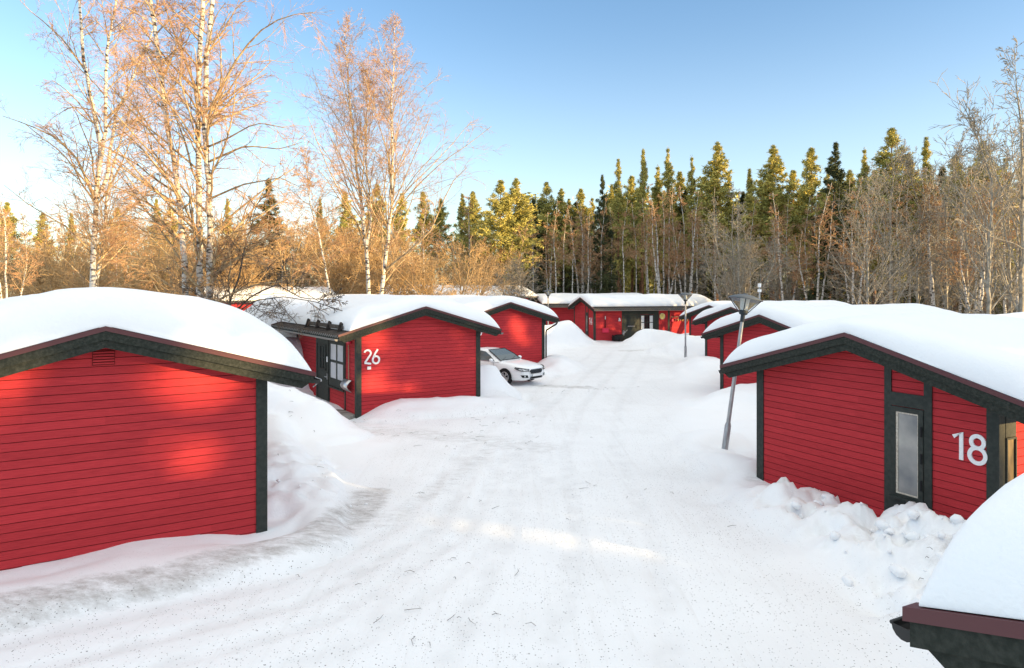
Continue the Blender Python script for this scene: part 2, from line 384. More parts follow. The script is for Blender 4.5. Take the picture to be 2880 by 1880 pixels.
def house(label, ridge, th, zr, L, Lr, snow_label, snow=True, T=.55, seed=1, x0s=-EV + .02, x1s=EV - .02, boards=True, rl=.75, rr=.75, gutters='lr', zb=-.45, name='red_house', guard=None):
    root = empty(name, (ridge[0], ridge[1], 0), rad(th)); tag(root, label, 'house', 'red houses along the snowy lane')
    root_M = Matrix.Translation((ridge[0], ridge[1], 0)) @ Matrix.Rotation(rad(th), 4, 'Z')
    zw = zr - .2
    # walls
    mb = MB()
    lim = lambda z: (-min(W, max((zw - z) / PITCH, 0)), min(W, max((zw - z) / PITCH, 0)))
    siding(mb, (0, 0, 0), (1, 0, 0), (0, -1, 0), -W, W, zb, zw - .02, lim)
    ze = zw - PITCH * W
    siding(mb, (-W, 0, 0), (0, 1, 0), (-1, 0, 0), 0, L, zb, ze)
    siding(mb, (W, 0, 0), (0, 1, 0), (1, 0, 0), 0, L, zb, ze)
    mb.add([(-W, L, zb), (W, L, zb), (W, L, ze), (0, L, zw), (-W, L, ze)], [(0, 1, 2, 3, 4)])
    mb.build('wall', [M['red'], M['groove_shade']], root)
    # corner boards
    for s in (-1, 1):
        for y in (0, L):
            mb = MB(); xo = s * (W + .035); xi = s * (W - .15)
            ya, yb = (-.036, .12) if y == 0 else (L - .12, L + .03)
            mb.prism([(min(xo, xi), ya, zb), (max(xo, xi), ya, zb), (max(xo, xi), yb, zb), (min(xo, xi), yb, zb)], (0, 0, ze - zb - .002 + .0))
            mb.build('corner_board', M['dark'], root)
    # roof: corrugated sheet above, boarded soffit below
    mb = MB(); yy = np.arange(-OVH + .01, Lr, .05); R = []
    for s in (-1, 1):
        vs = []
        for y in yy:
            w = .034 * math.sin(2 * math.pi * y / .22) - .03
            for x in (0, EV + .05): vs.append((s * x, float(y), zr - PITCH * x + w))
        n = len(yy); fs = [(2 * i, 2 * i + 1, 2 * i + 3, 2 * i + 2) for i in range(n - 1)]
        mb.add(vs, fs, 0)
        ev = [vs[2 * i + 1] for i in range(n)] + [(vs[2 * i + 1][0], vs[2 * i + 1][1], vs[2 * i + 1][2] - .045) for i in range(n)]
        mb.add(ev, [(i, i + 1, n + i + 1, n + i) for i in range(n - 1)], 2)
        a, b_ = zr - .075, zr - PITCH * EV - .075
        y0, y1 = -OVH + .012, Lr - .02
        mb.add([(0, y0, a), (s * EV, y0, b_), (s * EV, y1, b_), (0, y1, a), (0, y0, a - .05), (s * EV, y0, b_ - .05), (s * EV, y1, b_ - .05), (0, y1, a - .05)],
               [(0, 1, 2, 3), (4, 7, 6, 5), (1, 5, 6, 2), (0, 4, 5, 1), (3, 2, 6, 7)], 1)
    mb.build('roof', [M['roof'], M['dark'], M['gutterpale']], root)
    # barge boards, two overlapping boards each side, on both gables, and the metal trim
    for s in (-1, 1):
        for (yf, sg) in ((-OVH, -1), (Lr, 1)):
            mb = MB(); E1 = EV + .02
            up = [(0, 0, zr - .05), (s * E1, 0, zr - PITCH * E1 - .05), (s * E1, 0, zr - PITCH * E1 - .19), (0, 0, zr - .19)]
            lo = [(0, 0, zr - .18), (s * (E1 - .05), 0, zr - PITCH * (E1 - .05) - .18), (s * (E1 - .20), 0, zr - PITCH * (E1 - .2) - .315), (0, 0, zr - .315)]
            y_up = yf + sg * .02; y_lo = yf - sg * .012
            mb.prism([(p[0], y_up, p[2]) for p in up], (0, -sg * .03, 0)); mb.prism([(p[0], y_lo, p[2]) for p in lo], (0, -sg * .028, 0))
            mb.build('barge_board', M['fascia'], root)
            mb = MB(); E2 = EV + .05
            mb.prism([(0, yf + sg * .035, zr + .012), (s * E2, yf + sg * .035, zr - PITCH * E2 + .012), (s * E2, yf + sg * .035, zr - PITCH * E2 - .06), (0, yf + sg * .035, zr - .06)], (0, -sg * .012, 0))
            mb.prism([(0, yf + sg * .023, zr + .012), (s * E2, yf + sg * .023, zr - PITCH * E2 + .012), (s * E2, yf + sg * .023, zr - PITCH * E2 - .004), (0, yf + sg * .023, zr - .004)], (0, -sg * .1, 0))
            mb.build('roof_trim', M['trim'], root)
    zg = zr - PITCH * EV - .075
    for s, ch in ((-1, 'l'), (1, 'r')):
        if ch in gutters:
            mb = MB(); gutter(mb, s * (EV + .085), -OVH + .03, Lr - .05, zg - .065, .07); mb.build('gutter', M['gutterpale' if ('numbered 26' in label or 'far' in label) else 'gutter'], root)
            mb = MB(); mb.box(s * EV, s * (EV + .025), -OVH + .05, Lr - .06, zg - .1, zg + .05); mb.build('eave_board', M['dark'], root)
    if snow:
        roof_snow('roof_snow', snow_label, root_M, x0s, x1s, -OVH - .01, Lr - .05, zr + .015, PITCH, T, seed, rl, rr)
    return root, root_M

def frame_window(root, side, u0, u1, z0, z1, nu, nv, pane, name='window', fr=.07, out=.055, bead=None, wallx=None, bar=.035):
    """window on a wall: side 'f' gable (x axis), 'l'/'r' side walls (y axis)"""
    if side == 'f': O = Vector((0, 0, 0)); X = Vector((1, 0, 0)); Nn = Vector((0, -1, 0))
    elif side == 'l': O = Vector((-W, 0, 0)); X = Vector((0, 1, 0)); Nn = Vector((-1, 0, 0))
    else: O = Vector((W, 0, 0)); X = Vector((0, 1, 0)); Nn = Vector((1, 0, 0))
    P = lambda u, z, d: O + X * u + Vector((0, 0, z)) + Nn * d
    def slab(mb, ua, ub, za, zb_, d0, d1, mi=0):
        vs = [P(u, z, d) for u in (ua, ub) for d in (d0, d1) for z in (za, zb_)]
        mb.add(vs, [(0, 1, 3, 2), (4, 6, 7, 5), (0, 4, 5, 1), (2, 3, 7, 6), (0, 2, 6, 4), (1, 5, 7, 3)], mi)
    mb = MB()
    slab(mb, u0, u0 + fr, z0, z1, .015, out); slab(mb, u1 - fr, u1, z0, z1, .015, out)
    slab(mb, u0 + fr, u1 - fr, z0, z0 + fr, .015, out - .002); slab(mb, u0 + fr, u1 - fr, z1 - fr, z1, .015, out - .002)
    for i in range(1, nu):
        uc = u0 + fr + (u1 - u0 - 2 * fr) * i / nu; slab(mb, uc - bar / 2, uc + bar / 2, z0 + fr, z1 - fr, .02, out - .008)
    for j in range(1, nv):
        zc = z0 + fr + (z1 - z0 - 2 * fr) * j / nv; slab(mb, u0 + fr, u1 - fr, zc - bar / 2, zc + bar / 2, .021, out - .012)
    w = mb.build(name, M['dark'], root)
    mb = MB(); slab(mb, u0 + fr * .9, u1 - fr * .9, z0 + fr * .9, z1 - fr * .9, .016, .03); mb.build('pane', pane, w)
    if bead:
        mb = MB(); a, b_, c, d = u0 + fr, u1 - fr, z0 + fr, z1 - fr; t = bead
        slab(mb, a, a + t, c, d, .03, .042); slab(mb, b_ - t * .5, b_, c, d, .03, .041); slab(mb, a + t, b_ - t * .5, c, c + t * .7, .03, .0415); slab(mb, a + t, b_ - t * .5, d - t * .7, d, .03, .0405)
        mb.build('beading', M['cream'], w)
    return w, slab
def trim_board(root, side, rects, name='trim_board', m=None, d0=.012, d1=.04, parent=None):
    mb = MB()
    _O = {'f': (Vector((0, 0, 0)), Vector((1, 0, 0)), Vector((0, -1, 0))), 'l': (Vector((-W, 0, 0)), Vector((0, 1, 0)), Vector((-1, 0, 0))), 'r': (Vector((W, 0, 0)), Vector((0, 1, 0)), Vector((1, 0, 0)))}[side]
    O, X, Nn = _O
    for (ua, ub, za, zb_) in rects:
        vs = [O + X * u + Vector((0, 0, z)) + Nn * d for u in (ua, ub) for d in (d0, d1) for z in (za, zb_)]
        mb.add(vs, [(0, 1, 3, 2), (4, 6, 7, 5), (0, 4, 5, 1), (2, 3, 7, 6), (0, 2, 6, 4), (1, 5, 7, 3)])
    return mb.build(name, m or M['dark'], parent or root)

def arc(cx, cy, rx, ry, a0, a1, n=22):
    return [(cx + rx * math.cos(rad(a0 + (a1 - a0) * i / (n - 1))), cy + ry * math.sin(rad(a0 + (a1 - a0) * i / (n - 1)))) for i in range(n)]
DIG = {   # unit-height strokes
    '1': [[(0.02, .80), (.30, .99), (.30, 0.0)]],
    '8': [arc(.30, .745, .215, .215, -90, 270, 30), arc(.30, .27, .27, .27, 90, 450, 34)],
    '2': [arc(.27, .74, .23, .21, 165, -35, 18) + [(.10, .14), (.07, .09), (.52, .02)]],
    '6': [[(.42, .98), (.24, .72)] + arc(.29, .27, .235, .25, 150, 480, 26)],
    '4': [[(.40, 0), (.40, .98), (.04, .3), (.55, .3)]],
    '9': [arc(.3, .7, .25, .27, 0, 360, 24), [(.55, .7), (.5, .4), (.3, .02)]],
}
def number(root, txt, x, z, h, gap, w, side='f'):
    for i, ch in enumerate(txt):
        mb = MB(); ax, nn = ((1, 0, 0), (0, -1, 0)) if side == 'f' else ((0, 1, 0), (1, 0, 0))
        for st in DIG[ch]:
            mb.stroke([(p[0] * h, p[1] * h) for p in st], w, ax, (0, 0, 1), Vector((x + i * gap, -.014, z)), nn, .022 + .002 * DIG[ch].index(st))
        mb.build('number_digit', M['white'], root)
def downpipe(root, x, y, zt, sgn, wallx, bend=.5, zb=-.2):
    mb = MB()
    mb.tube([(x, y, zt), (x, y, zt - .16), (x - sgn * .06, y, zt - .24), (wallx + sgn * .09, y, zt - bend), (wallx + sgn * .06, y, zt - bend - .12), (wallx + sgn * .06, y, zb)], .045, 10)
    mb.build('downpipe', M['pipe'], root)

# house in the near left (blank gable)
hA, MA = house('near red house with a blank windowless gable and no number', (-6.255, 10.475), 33.3, 3.66, 9.4, 9.9,
               'smooth thick snow on the roof of the near blank gable house', seed=3, T=.82, rr=2.0, rl=.5)
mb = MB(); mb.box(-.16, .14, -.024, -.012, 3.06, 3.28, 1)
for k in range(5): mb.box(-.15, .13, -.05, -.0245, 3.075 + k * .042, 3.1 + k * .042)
mb.build('vent_grille', [M['red'], M['groove_shade']], hA)
mb = MB(); mb.box(-.012, .012, 0, .3, 0, .02); 
mb = MB(); mb.tube([(EV + .2, -.2, 2.62), (EV + .02, -.25, 2.7)], .012, 6); mb.tube([(EV + .2, -.2, 2.62), (EV + .05, -.2, 2.5)], .012, 6); mb.box(EV + .03, EV + .18, -.3, -.28, 2.6, 2.63)
mb.build('gutter_bracket', M['galv'], hA)
# house 26
h26, M26 = house('red house numbered 26 with dark door and white curtained window', (-3.216, 24.218), 33.3, 3.64, 6.95, 8.2,
                 'thick rounded snow on the roof of house 26', seed=5, T=.58, x0s=-EV + .34, rl=.8)
number(h26, '26', -2.15, 1.71, .50, .29, .062)
mb = MB(); mb.box(-2.03, -1.9, -.05, -.013, 1.53, 1.63); mb.build('sensor_box', M['white'], h26)
frame_window(h26, 'l', 1.12, 2.72, .92, 2.36, 2, 2, M['pane_white'], fr=.1, bar=.09)
trim_board(h26, 'l', [(1.02, 1.115, -.3, 2.6), (2.725, 2.80, -.3, 2.6), (1.115, 2.725, .72, .915), (1.115, 2.725, 2.365, 2.62)])
trim_board(h26, 'l', [(1.12, 2.74, .655, .712)], 'window_sill', d1=.085)
d = trim_board(h26, 'l', [(2.85, 4.08, .02, 2.2)], 'door', d0=.013, d1=.045)
frame_window(d, 'l', 3.06, 3.74, 1.22, 2.16, 2, 2, M['pane_white'], 'door_window', fr=.06, out=.075, bar=.05)
mb = MB(); mb.tube([(-W - .05, 2.95, 1.0), (-W - .1, 2.95, 1.0), (-W - .1, 3.08, 1.0)], .012, 8); mb.box(-W - .055, -W - .045, 2.925, 2.975, .9, 1.12); mb.build('door_handle', M['steel'], d)
mb = MB(); mb.box(-W - .06, -W - .045, 2.88, 3.0, 1.55, 1.75); mb.build('name_plate', M['white'], d)
trim_board(h26, 'l', [(2.80, 2.845, .02, 2.6), (4.085, 4.25, .02, 2.6), (2.845, 4.085, 2.205, 2.6)], 'door_frame', d1=.06)
downpipe(h26, -EV - .09, 7.9, 2.68, -1, -W, .62)
mb = MB()
xg = -EV + .29; zgd = 3.64 - PITCH * (EV - .29)
mb.box(xg - .01, xg + .01, .2, 4.1, zgd + .06, zgd + .2)
for y in (.35, 1.55, 2.8, 4.0):
    mb.prism([(xg - .14, y, zgd - .03), (xg + .24, y, zgd + .05), (xg + .03, y, zgd + .3), (xg - .03, y, zgd + .3)], (0, .03, 0))
mb.build('snow_guard', M['roof'], h26)
# third house of the left row
hC, MC = house('red gable house behind the white parked car', (-.27, 35.54), 33.3, 3.60, 7.0, 8.2, 'snow on the roof of the house behind the white car', seed=8, T=.55)
number(hC, '28', -2.12, 1.93, .5, .29, .06)
downpipe(hC, EV + .09, -.12, 2.62, 1, W, .55)
# eave-side house at the far left of the lane, mostly hidden
hD, MD = house('red house far back with one orange sunlit strip of wall under its eave', (2.6, 69.3), -75, 3.65, 11, 11.8, 'flat snow on the far roof behind the slim lamp', seed=9, T=.5, x1s=EV - .5)
# far centre house
hE, ME = house('far red house with round yellow wall clock and hanging red snow scoop', (6.2, 58.8), -75, 3.62, 10.6, 11.4, 'snow on the long roof of the house with the wall clock', seed=10, T=.5, x1s=EV - .45, rr=.9)
frame_window(hE, 'f', .52, 1.0, .7, 2.15, 1, 1, M['pane_grey'], fr=.08)
trim_board(hE, 'f', [(.40, .515, -.3, 2.95), (1.005, 1.12, -.3, 2.8), (.515, 1.005, .45, .695), (.515, 1.005, 2.155, 2.35)])
number(hE, '14', 1.3, 1.35, .6, .33, .08)
trim_board(hE, 'r', [(2.45, 5.85, -.3, .83), (2.45, 2.62, .83, 2.6), (3.9, 4.1, .83, 2.6), (5.4, 5.85, .83, 2.6), (4.1, 5.4, 2.2, 2.6), (2.62, 3.9, 2.2, 2.6)], 'dark_panel', d1=.035)
dE = trim_board(hE, 'r', [(2.64, 3.88, .835, 2.195)], 'door', d0=.012, d1=.05)
frame_window(dE, 'r', 2.95, 3.6, 1.25, 2.05, 1, 1, M['pane_dark'], 'door_window', fr=.05, out=.07)
mb = MB(); mb.box(W + .07, W + .1, 2.95, 3.6, 1.2, 1.24); mb.build('letter_slot', M['steel'], dE)
wE, _s = frame_window(hE, 'r', 4.12, 5.38, .85, 2.18, 2, 2, M['pane_dark'], fr=.08, bar=.06)
mb = MB(); mb.box(W + .031, W + .036, 4.21, 4.48, .95, 2.08); mb.box(W + .031, W + .036, 5.0, 5.29, .95, 2.08); mb.build('curtain', M['curtain'], wE)
mb = MB(); mb.box(W + .02, W + .05, 3.68, 3.82, 1.0, 1.3); mb.build('notice_plate', M['white'], hE)
mb = MB(); mb.tube([(W + .02, 2.2, 1.85), (W + .12, 2.2, 1.85)], .05, 10); mb.tube([(W + .12, 2.2, 1.66), (W + .12, 2.2, 1.92)], [.11, .05], 10); mb.build('wall_lamp', M['white'], hE)
trim_board(hE, 'r', [(6.68, 6.88, -.3, 2.6)])
mb = MB()
xg = EV - .66; zgd = 3.62 - PITCH * (EV - .66)
mb.box(xg - .01, xg + .01, 1.3, 7.0, zgd + .1, zgd + .2)
for y in (1.4, 2.8, 4.2, 5.6, 6.9): mb.prism([(xg + .14, y, zgd - .03), (xg - .24, y, zgd + .05), (xg - .03, y, zgd + .28), (xg + .03, y, zgd + .28)], (0, .05, 0))
mb.build('snow_guard', M['roof'], hE)
# right row
h18, M18 = house('red house numbered 18 with a narrow grey window in its gable', (6.353, 12.527), -63.9, 3.43, 7.4, 8.2, 'broad thick snow on the roof of house 18', seed=11, T=.52, rl=.5, rr=.5)
number(h18, '18', 1.72, 1.51, .44, .245, .062)
frame_window(h18, 'f', .675, 1.245, .62, 2.2, 1, 1, M['pane_grey'], fr=.085, bead=.035)
trim_board(h18, 'f', [(.54, .67, -.3, 3.08), (1.25, 1.385, -.3, 2.87), (.67, 1.25, .36, .60), (.67, 1.25, 2.21, 2.44)])
trim_board(h18, 'f', [(.675, 1.245, .605, .655)], 'window_sill', d1=.09)
mb = MB()
for k in range(3): mb.box(1.205, 1.235, -.075, -.056, .85 + k * .45, 1.02 + k * .45)
mb.build('window_hinge', M['black'], h18)
frame_window(h18, 'r', .13, .40, .3, 1.95, 1, 1, M['pane_gold_reflection'], fr=.03)
trim_board(h18, 'r', [(.13, .40, 1.955, 2.6)])
h3, M3 = house('second red gable house from the bright tilted lamp on the right row', (9.63, 25.86), -63.9, 3.29, 8.6, 9.6, 'snow on the roof just behind the tilted lamp head', seed=13, T=.56)
h2, M2 = house('red gable house of the right row whose roof carries the white topped vent pipe', (12.3, 37.5), -63.9, 3.3, 7.6, 8.4, 'snow around the white topped roof vent pipe', seed=15, T=.55)
mb = MB(); mb.tube([(-1.2, 3.0, 2.9), (-1.2, 3.0, 4.45)], .045, 8); p = mb.build('vent_pipe', M['galv'], h2)
for za, zb2, rv in ((4.4, 4.62, .1), (4.12, 4.28, .11)):
    mb = MB(); mb.tube([(-1.2, 3.0, za), (-1.2, 3.0, zb2)], rv, 12); mb.build('vent_cap', M['white'], p)
h1, M1 = house('farthest small red gable of the right row, nearly touching the clock house', (13.9, 47.2), -63.9, 3.2, 6.5, 7.2, 'snow on the farthest small roof of the right row', seed=17, T=.5)
# neighbour at the lower right: only the eave corner shows
hI, MI = house('near house of which only the snowy eave corner and open gutter end show', (3.715, .81), -63.9, 3.48, 7.0, 7.6, 'big snow mass above the near eave corner', seed=19, T=.66, rl=.34)
mb = MB()
rs = random.Random(3)
for k in range(26):
    y = -OVH + .05 + rs.random() * .5; x = -EV - .09 + (rs.random() - .5) * .08; z = 3.48 - PITCH * EV - .19 + rs.random() * .03
    mb.tube([(x, y, z), (x + (rs.random() - .5) * .08, y + (rs.random() - .5) * .1, z + .004 + rs.random() * .02)], .004, 4)
mb.build('gutter_debris', M['moss'], hI)
# houses among the trees on the left
hJ, MJ = house('snow buried house behind house 26, under the drooping birch twigs', (-11.6, 33.0), -56.7, 3.6, 9, 9.8, 'snow mound of a roof under the drooping birch twigs', seed=21, T=.6, rr=.6, gutters='')
hL, ML = house('red house glimpsed between dark stems left of house 26', (-23.0, 50.5), -62, 4.35, 9, 9.6, 'snow on the roof glimpsed behind the dark stems', seed=23, T=.4, gutters='')
hK, MK = house('red house far behind the near roof, right of the twin birch stems', (-47.0, 84), -50, 4.6, 11, 11.6, 'snow on the far roof behind the near white roof', seed=25, T=.4, gutters='', zb=-1)
hN, MN = house('distant house of which just a snow roof shows behind the birch pair', (-13.5, 63), -62, 4.5, 16, 16.6, 'long snow roof behind the birch pair', seed=27, T=.5, gutters='', zb=-1)

# ------------------------------------------------------------------ ground
xs = np.unique(np.concatenate([np.linspace(-260, -60, 14), np.linspace(-60, -20, 30), np.linspace(-20, -9, 55), np.linspace(-9, 11, 215), np.linspace(11, 24, 55), np.linspace(24, 60, 26), np.linspace(60, 260, 14)]))
ys = np.unique(np.concatenate([np.linspace(-120, -4, 18), np.linspace(-4, 5, 30), np.linspace(5, 17, 135), np.linspace(17, 32, 110), np.linspace(32, 62, 100), np.linspace(62, 110, 40), np.linspace(110, 420, 22)]))
GX, GY = np.meshgrid(xs, ys)
def pl_dist(pts, X, Y):
    """distance to a polyline and the interpolated third value"""
    best = np.full(X.shape, 1e9); val = np.zeros(X.shape)
    if len(pts) == 1: return np.hypot(X - pts[0][0], Y - pts[0][1]), np.full(X.shape, pts[0][2])
    for (a, b) in zip(pts[:-1], pts[1:]):
        dx, dy = b[0] - a[0], b[1] - a[1]; t = np.clip(((X - a[0]) * dx + (Y - a[1]) * dy) / (dx * dx + dy * dy), 0, 1)
        d = np.hypot(X - a[0] - t * dx, Y - a[1] - t * dy); w = d < best
        best = np.where(w, d, best); val = np.where(w, a[2] + t * (b[2] - a[2]), val)
    return best, val
WX = GX + .5 * fbm(GX * .7, GY * .7, 3, 41); WY = GY + .5 * fbm(GX * .7 + 9, GY * .7, 3, 43)
def hump(pts, r, core=0.0, p=1.0):
    d, h = pl_dist(pts, WX, WY); t = np.clip((d - core) / (r - core), 0, 1)
    return h * (.5 + .5 * np.cos(math.pi * t)) ** p
banks = [
    hump([(-9.5, 8.0, .22), (-6.2, 10.0, .20), (-4.2, 11.4, .18)], 1.5, .5),            # along the near house
    hump([(-4.3, 12.2, .28), (-4.9, 14.2, .5), (-5.6, 16.0, .6), (-6.6, 18.4, .8)], 1.35, .25),
    hump([(-9.5, 17, 1.6), (-7.6, 19.6, 1.5), (-6.6, 19.8, 1.15), (-6.0, 19.6, .7)], 1.9, .2),
    hump([(-4.0, 23.2, .05), (-3.6, 23.5, .36), (-2.6, 23.9, .5), (-1.4, 24.5, .42), (-.8, 24.9, .3)], 1.7, .2),
    hump([(-1.6, 26.6, 1.1), (-1.0, 27.2, 1.05), (-.8, 27.6, .7)], 1.25, .2),
    hump([(-12, 24, 2.0), (-10.6, 27.8, 2.5), (-9.6, 28.8, 2.2)], 2.6, .4),
    hump([(-13.0, 29.9, 2.5), (-12.2, 30.2, 3.0), (-11.4, 30.6, 3.75), (-10.2, 31.0, 3.8)], 2.1, .45),
    hump([(1.2, 34.6, .7), (2.2, 36, .7), (2.6, 38, .6)], 1.6, .2),
    hump([(2.6, 51.5, 1.8), (3.9, 52.6, 1.75), (5.0, 54.5, .9)], 2.3, .3),
    hump([(10.9, 53.2, 1.25), (13.0, 53, 1.1), (14, 50, 1.0)], 2.4, .3),
    hump([(12.8, 45, 1.2), (11.9, 45.8, 1.15), (13, 42, .9)], 2.2, .3),
    hump([(10.4, 36.8, .65), (9.9, 34, .7), (9.6, 31.5, .5)], 2.0, .3),
    hump([(7.9, 24.6, .62), (9.2, 24.6, .85), (10.4, 23.6, 1.0)], 1.9, .3),
    hump([(5.6, 19.0, .25), (5.0, 16.6, .35), (5.2, 15.2, .42)], 1.1, .1),               # by the tilted lamp
    hump([(5.2, 14.4, .38), (5.7, 12.7, .45), (6.1, 11.6, .62), (6.5, 10.7, .82), (7.0, 9.8, .7)], 1.75, .35),
    hump([(6.2, 9.2, .45), (5.8, 7.6, .35), (5, 5, .4)], 1.5, .3),
    hump([(12, 18.5, .8), (8.5, 19.6, .5)], 2.5, .6),
    hump([(14, 31, .7), (18, 40, .8)], 3, .5),
]
Z = np.zeros(GX.shape)
for b_ in banks: Z = np.log(np.exp(Z * 9) + np.exp(b_ * 9)) / 9 - math.log(2) / 9 * np.exp(-np.maximum(Z, b_) * 9)
bank_amt = sstep(.06, .35, Z)
# lane polygon distance: inside = packed snow
lane = [(-40, -6, 0), (-9, 5.6, 0), (-1.0, 8.2, 0), (.4, 12, 0), (.6, 18, 0), (1.6, 24, 0), (3.6, 32, 0), (5.6, 40, 0), (7.6, 48, 0), (9, 55, 0)]
dl, _ = pl_dist(lane, WX, WY)
drive, _ = pl_dist([(.6, 18.5, 0), (-3.5, 20.6, 0), (-6.2, 22.6, 0)], WX, WY)
drive2, _ = pl_dist([(3, 29.5, 0), (-.5, 31.6, 0), (-4, 34, 0)], WX, WY)
near = np.hypot(GX, GY - 3)
packed = np.maximum.reduce([1 - sstep(3.4, 4.6, dl), 1 - sstep(1.2, 2.0, drive), 1 - sstep(1.4, 2.2, drive2), 1 - sstep(5.0, 6.5, np.hypot(GX - .5, GY - 6))]) * (1 - bank_amt)
rough = fbm(GX * 2.2, GY * 2.2, 4, 51); billow = np.abs(fbm(GX * 1.9, GY * 1.9, 4, 53)) * 2
clod_d, _ = pl_dist([(5.6, 12.6, 0), (5.9, 11.2, 0), (6.0, 9.8, 0), (5.9, 8.6, 0)], GX, GY); clod = 1 - sstep(.5, 1.5, clod_d)
clod_d2, _ = pl_dist([(-4.5, 13, 0), (-4.8, 15.4, 0)], GX, GY); clod = np.maximum(clod, .45 * (1 - sstep(.5, 1.4, clod_d2)))
Z = Z + bank_amt * (.14 * fbm(GX * .9, GY * .9, 4, 61) + .05 * rough) + clod * (.6 * (.3 - billow) + .3 * fbm(GX * 4.4, GY * 4.4, 4, 67))
Z = Z + .02 * fbm(GX * 1.4, GY * 1.4, 4, 71) + packed * (.018 * fbm(GX * 5, GY * 5, 3, 73))
Z = Z + (1 - packed) * (1 - bank_amt) * (.10 + .10 * fbm(GX * .5, GY * .5, 4, 79))
# measured heights of the snow line on the walls and of the crests of the ploughed heaps
CTRL = [(-7.26, 9.67, .2), (-6.84, 9.95, .2), (-6.36, 10.26, .22), (-5.89, 10.57, .28), (-5.44, 10.87, .23), (-4.91, 11.22, .17), (-4.44, 11.52, .06), (-4.24, 11.66, .03), (-4.1, 12.1, .1),
        (-5.03, 22.88, -.04), (-4.59, 23.17, .22), (-4.13, 23.47, .37), (-3.43, 23.94, .42), (-2.7, 24.42, .38), (-1.46, 25.23, .23),
        (5.34, 14.33, .13), (5.59, 13.8, .16), (6.01, 12.96, .27), (6.3, 12.37, .29), (6.54, 11.88, .31), (6.65, 11.65, .45), (6.82, 11.29, .58), (6.93, 11.07, .62), (7.01, 10.9, .5), (7.08, 10.77, .42),
        (5.77, 59.93, .86), (6.33, 57.86, .37), (6.7, 56.46, .08), (6.9, 55.5, .0),
        (-7.14, 19.6, 1.57), (-6.7, 19.8, 1.4), (-6.36, 20, 1.25), (-5.94, 20.2, 1.09), (-5.38, 20.4, .79), (-4.93, 20.4, .3),
        (-1.29, 26.4, 1.18), (-.96, 26.6, 1.08), (-.49, 26.8, .95), (-.2, 27, .5), (.05, 27, .0), (.8, 28.5, 0.0), (.3, 30, .0), (.9, 29.6, .0),
        (.81, 34.6, .29), (1.57, 35, .15), (2.37, 35, .34), (3.01, 35, .24),
        (3.11, 51.5, 1.62), (4.09, 52, 1.68), (4.81, 52.5, 1.74), (5.27, 53, 1.16), (6.08, 54, .43), (7.6, 53, .0),
        (8.7, 53, .17), (9.3, 53, .58), (10.08, 53, 1.11), (10.71, 53, 1.22), (11.54, 53, 1.11), (12.17, 53, 1.08), (12.78, 53, .86), (13.28, 53, .75),
        (9.89, 46, .34), (10.78, 46, .8), (11.62, 46, 1.18), (12.99, 46, .89), (10.85, 42.7, .05), (10.2, 42, .02),
        (7.29, 25, .42), (7.81, 25, .62), (8.23, 25, .74), (8.68, 24.8, .82), (8.98, 24.5, .79), (5.58, 17.9, .05), (5.3, 17.0, .2),
        (4.84, 16.6, .29), (4.87, 14.6, .2), (4.13, 13.9, .0), (4.25, 11.5, .0), (4.5, 10.05, .0), (5.08, 9.2, .02), (5.5, 12.1, .34), (5.9, 10.8, .5)]
CP = np.array(CTRL)
for it in range(3):
    num = np.zeros(GX.shape); den = np.zeros(GX.shape)
    for (x, y, z) in CTRL:
        i = np.clip(np.searchsorted(xs, x), 1, len(xs) - 1); j = np.clip(np.searchsorted(ys, y), 1, len(ys) - 1)
        fx = (x - xs[i - 1]) / (xs[i] - xs[i - 1]); fy = (y - ys[j - 1]) / (ys[j] - ys[j - 1])
        zi = (Z[j - 1, i - 1] * (1 - fx) + Z[j - 1, i] * fx) * (1 - fy) + (Z[j, i - 1] * (1 - fx) + Z[j, i] * fx) * fy
        r_ = .35 + .012 * y; w = np.exp(-((GX - x) ** 2 + (GY - y) ** 2) / r_ ** 2); num += w * (z - zi); den += w
    Z = Z + num / np.maximum(den, .8)
# dirt: sanded tracks (a property of the surface)
dd = [(pl_dist([(-12, 5.0, 0), (-6.4, 8.6, 0), (-4.8, 9.7, 0), (-3.4, 11.1, 0), (-2.9, 12.6, 0), (-2.95, 14.2, 0)], WX, WY)[0], .75, .85),
      (pl_dist([(-5.8, 21.4, 0), (-3.4, 20.2, 0), (-1, 19.6, 0), (.8, 18.2, 0)], WX, WY)[0], 1.3, .62),
      (pl_dist([(-2.3, 12.4, 0), (-1.5, 15.0, 0), (-.6, 18, 0)], WX, WY)[0], .5, .6),
      (pl_dist([(1.2, 30.2, 0), (3.2, 29.6, 0)], WX, WY)[0], .8, .8), (pl_dist([(7.6, 47.6, 0), (9.8, 48.4, 0)], WX, WY)[0], .7, .8),
      (pl_dist([(5.3, 14.6, 0), (5.6, 13.6, 0)], WX, WY)[0], .6, .6), (pl_dist([(6.1, 10.0, 0), (6.0, 9.2, 0)], WX, WY)[0], .5, .6)]
dirt = np.zeros(GX.shape)
for (d_, r_, a_) in dd: dirt = np.maximum(dirt, a_ * (1 - sstep(r_ * .3, r_, d_)))
ruts = np.zeros(GX.shape)
lp = np.array([(-1.0, 4), (-.2, 8.2), (.4, 12), (.6, 18), (1.6, 24), (3.6, 32), (5.6, 40), (7.6, 48)])
for off, wgt in ((-1.75, .7), (-.45, .9), (.75, 1.0), (2.1, .7)):
    q = [(p[0] + off, p[1], 0) for p in lp]; d_, _ = pl_dist(q, GX + .25 * fbm(GX * .15, GY * .15, 2, 91), GY); ruts = np.maximum(ruts, wgt * (1 - sstep(.08, .24, d_)))
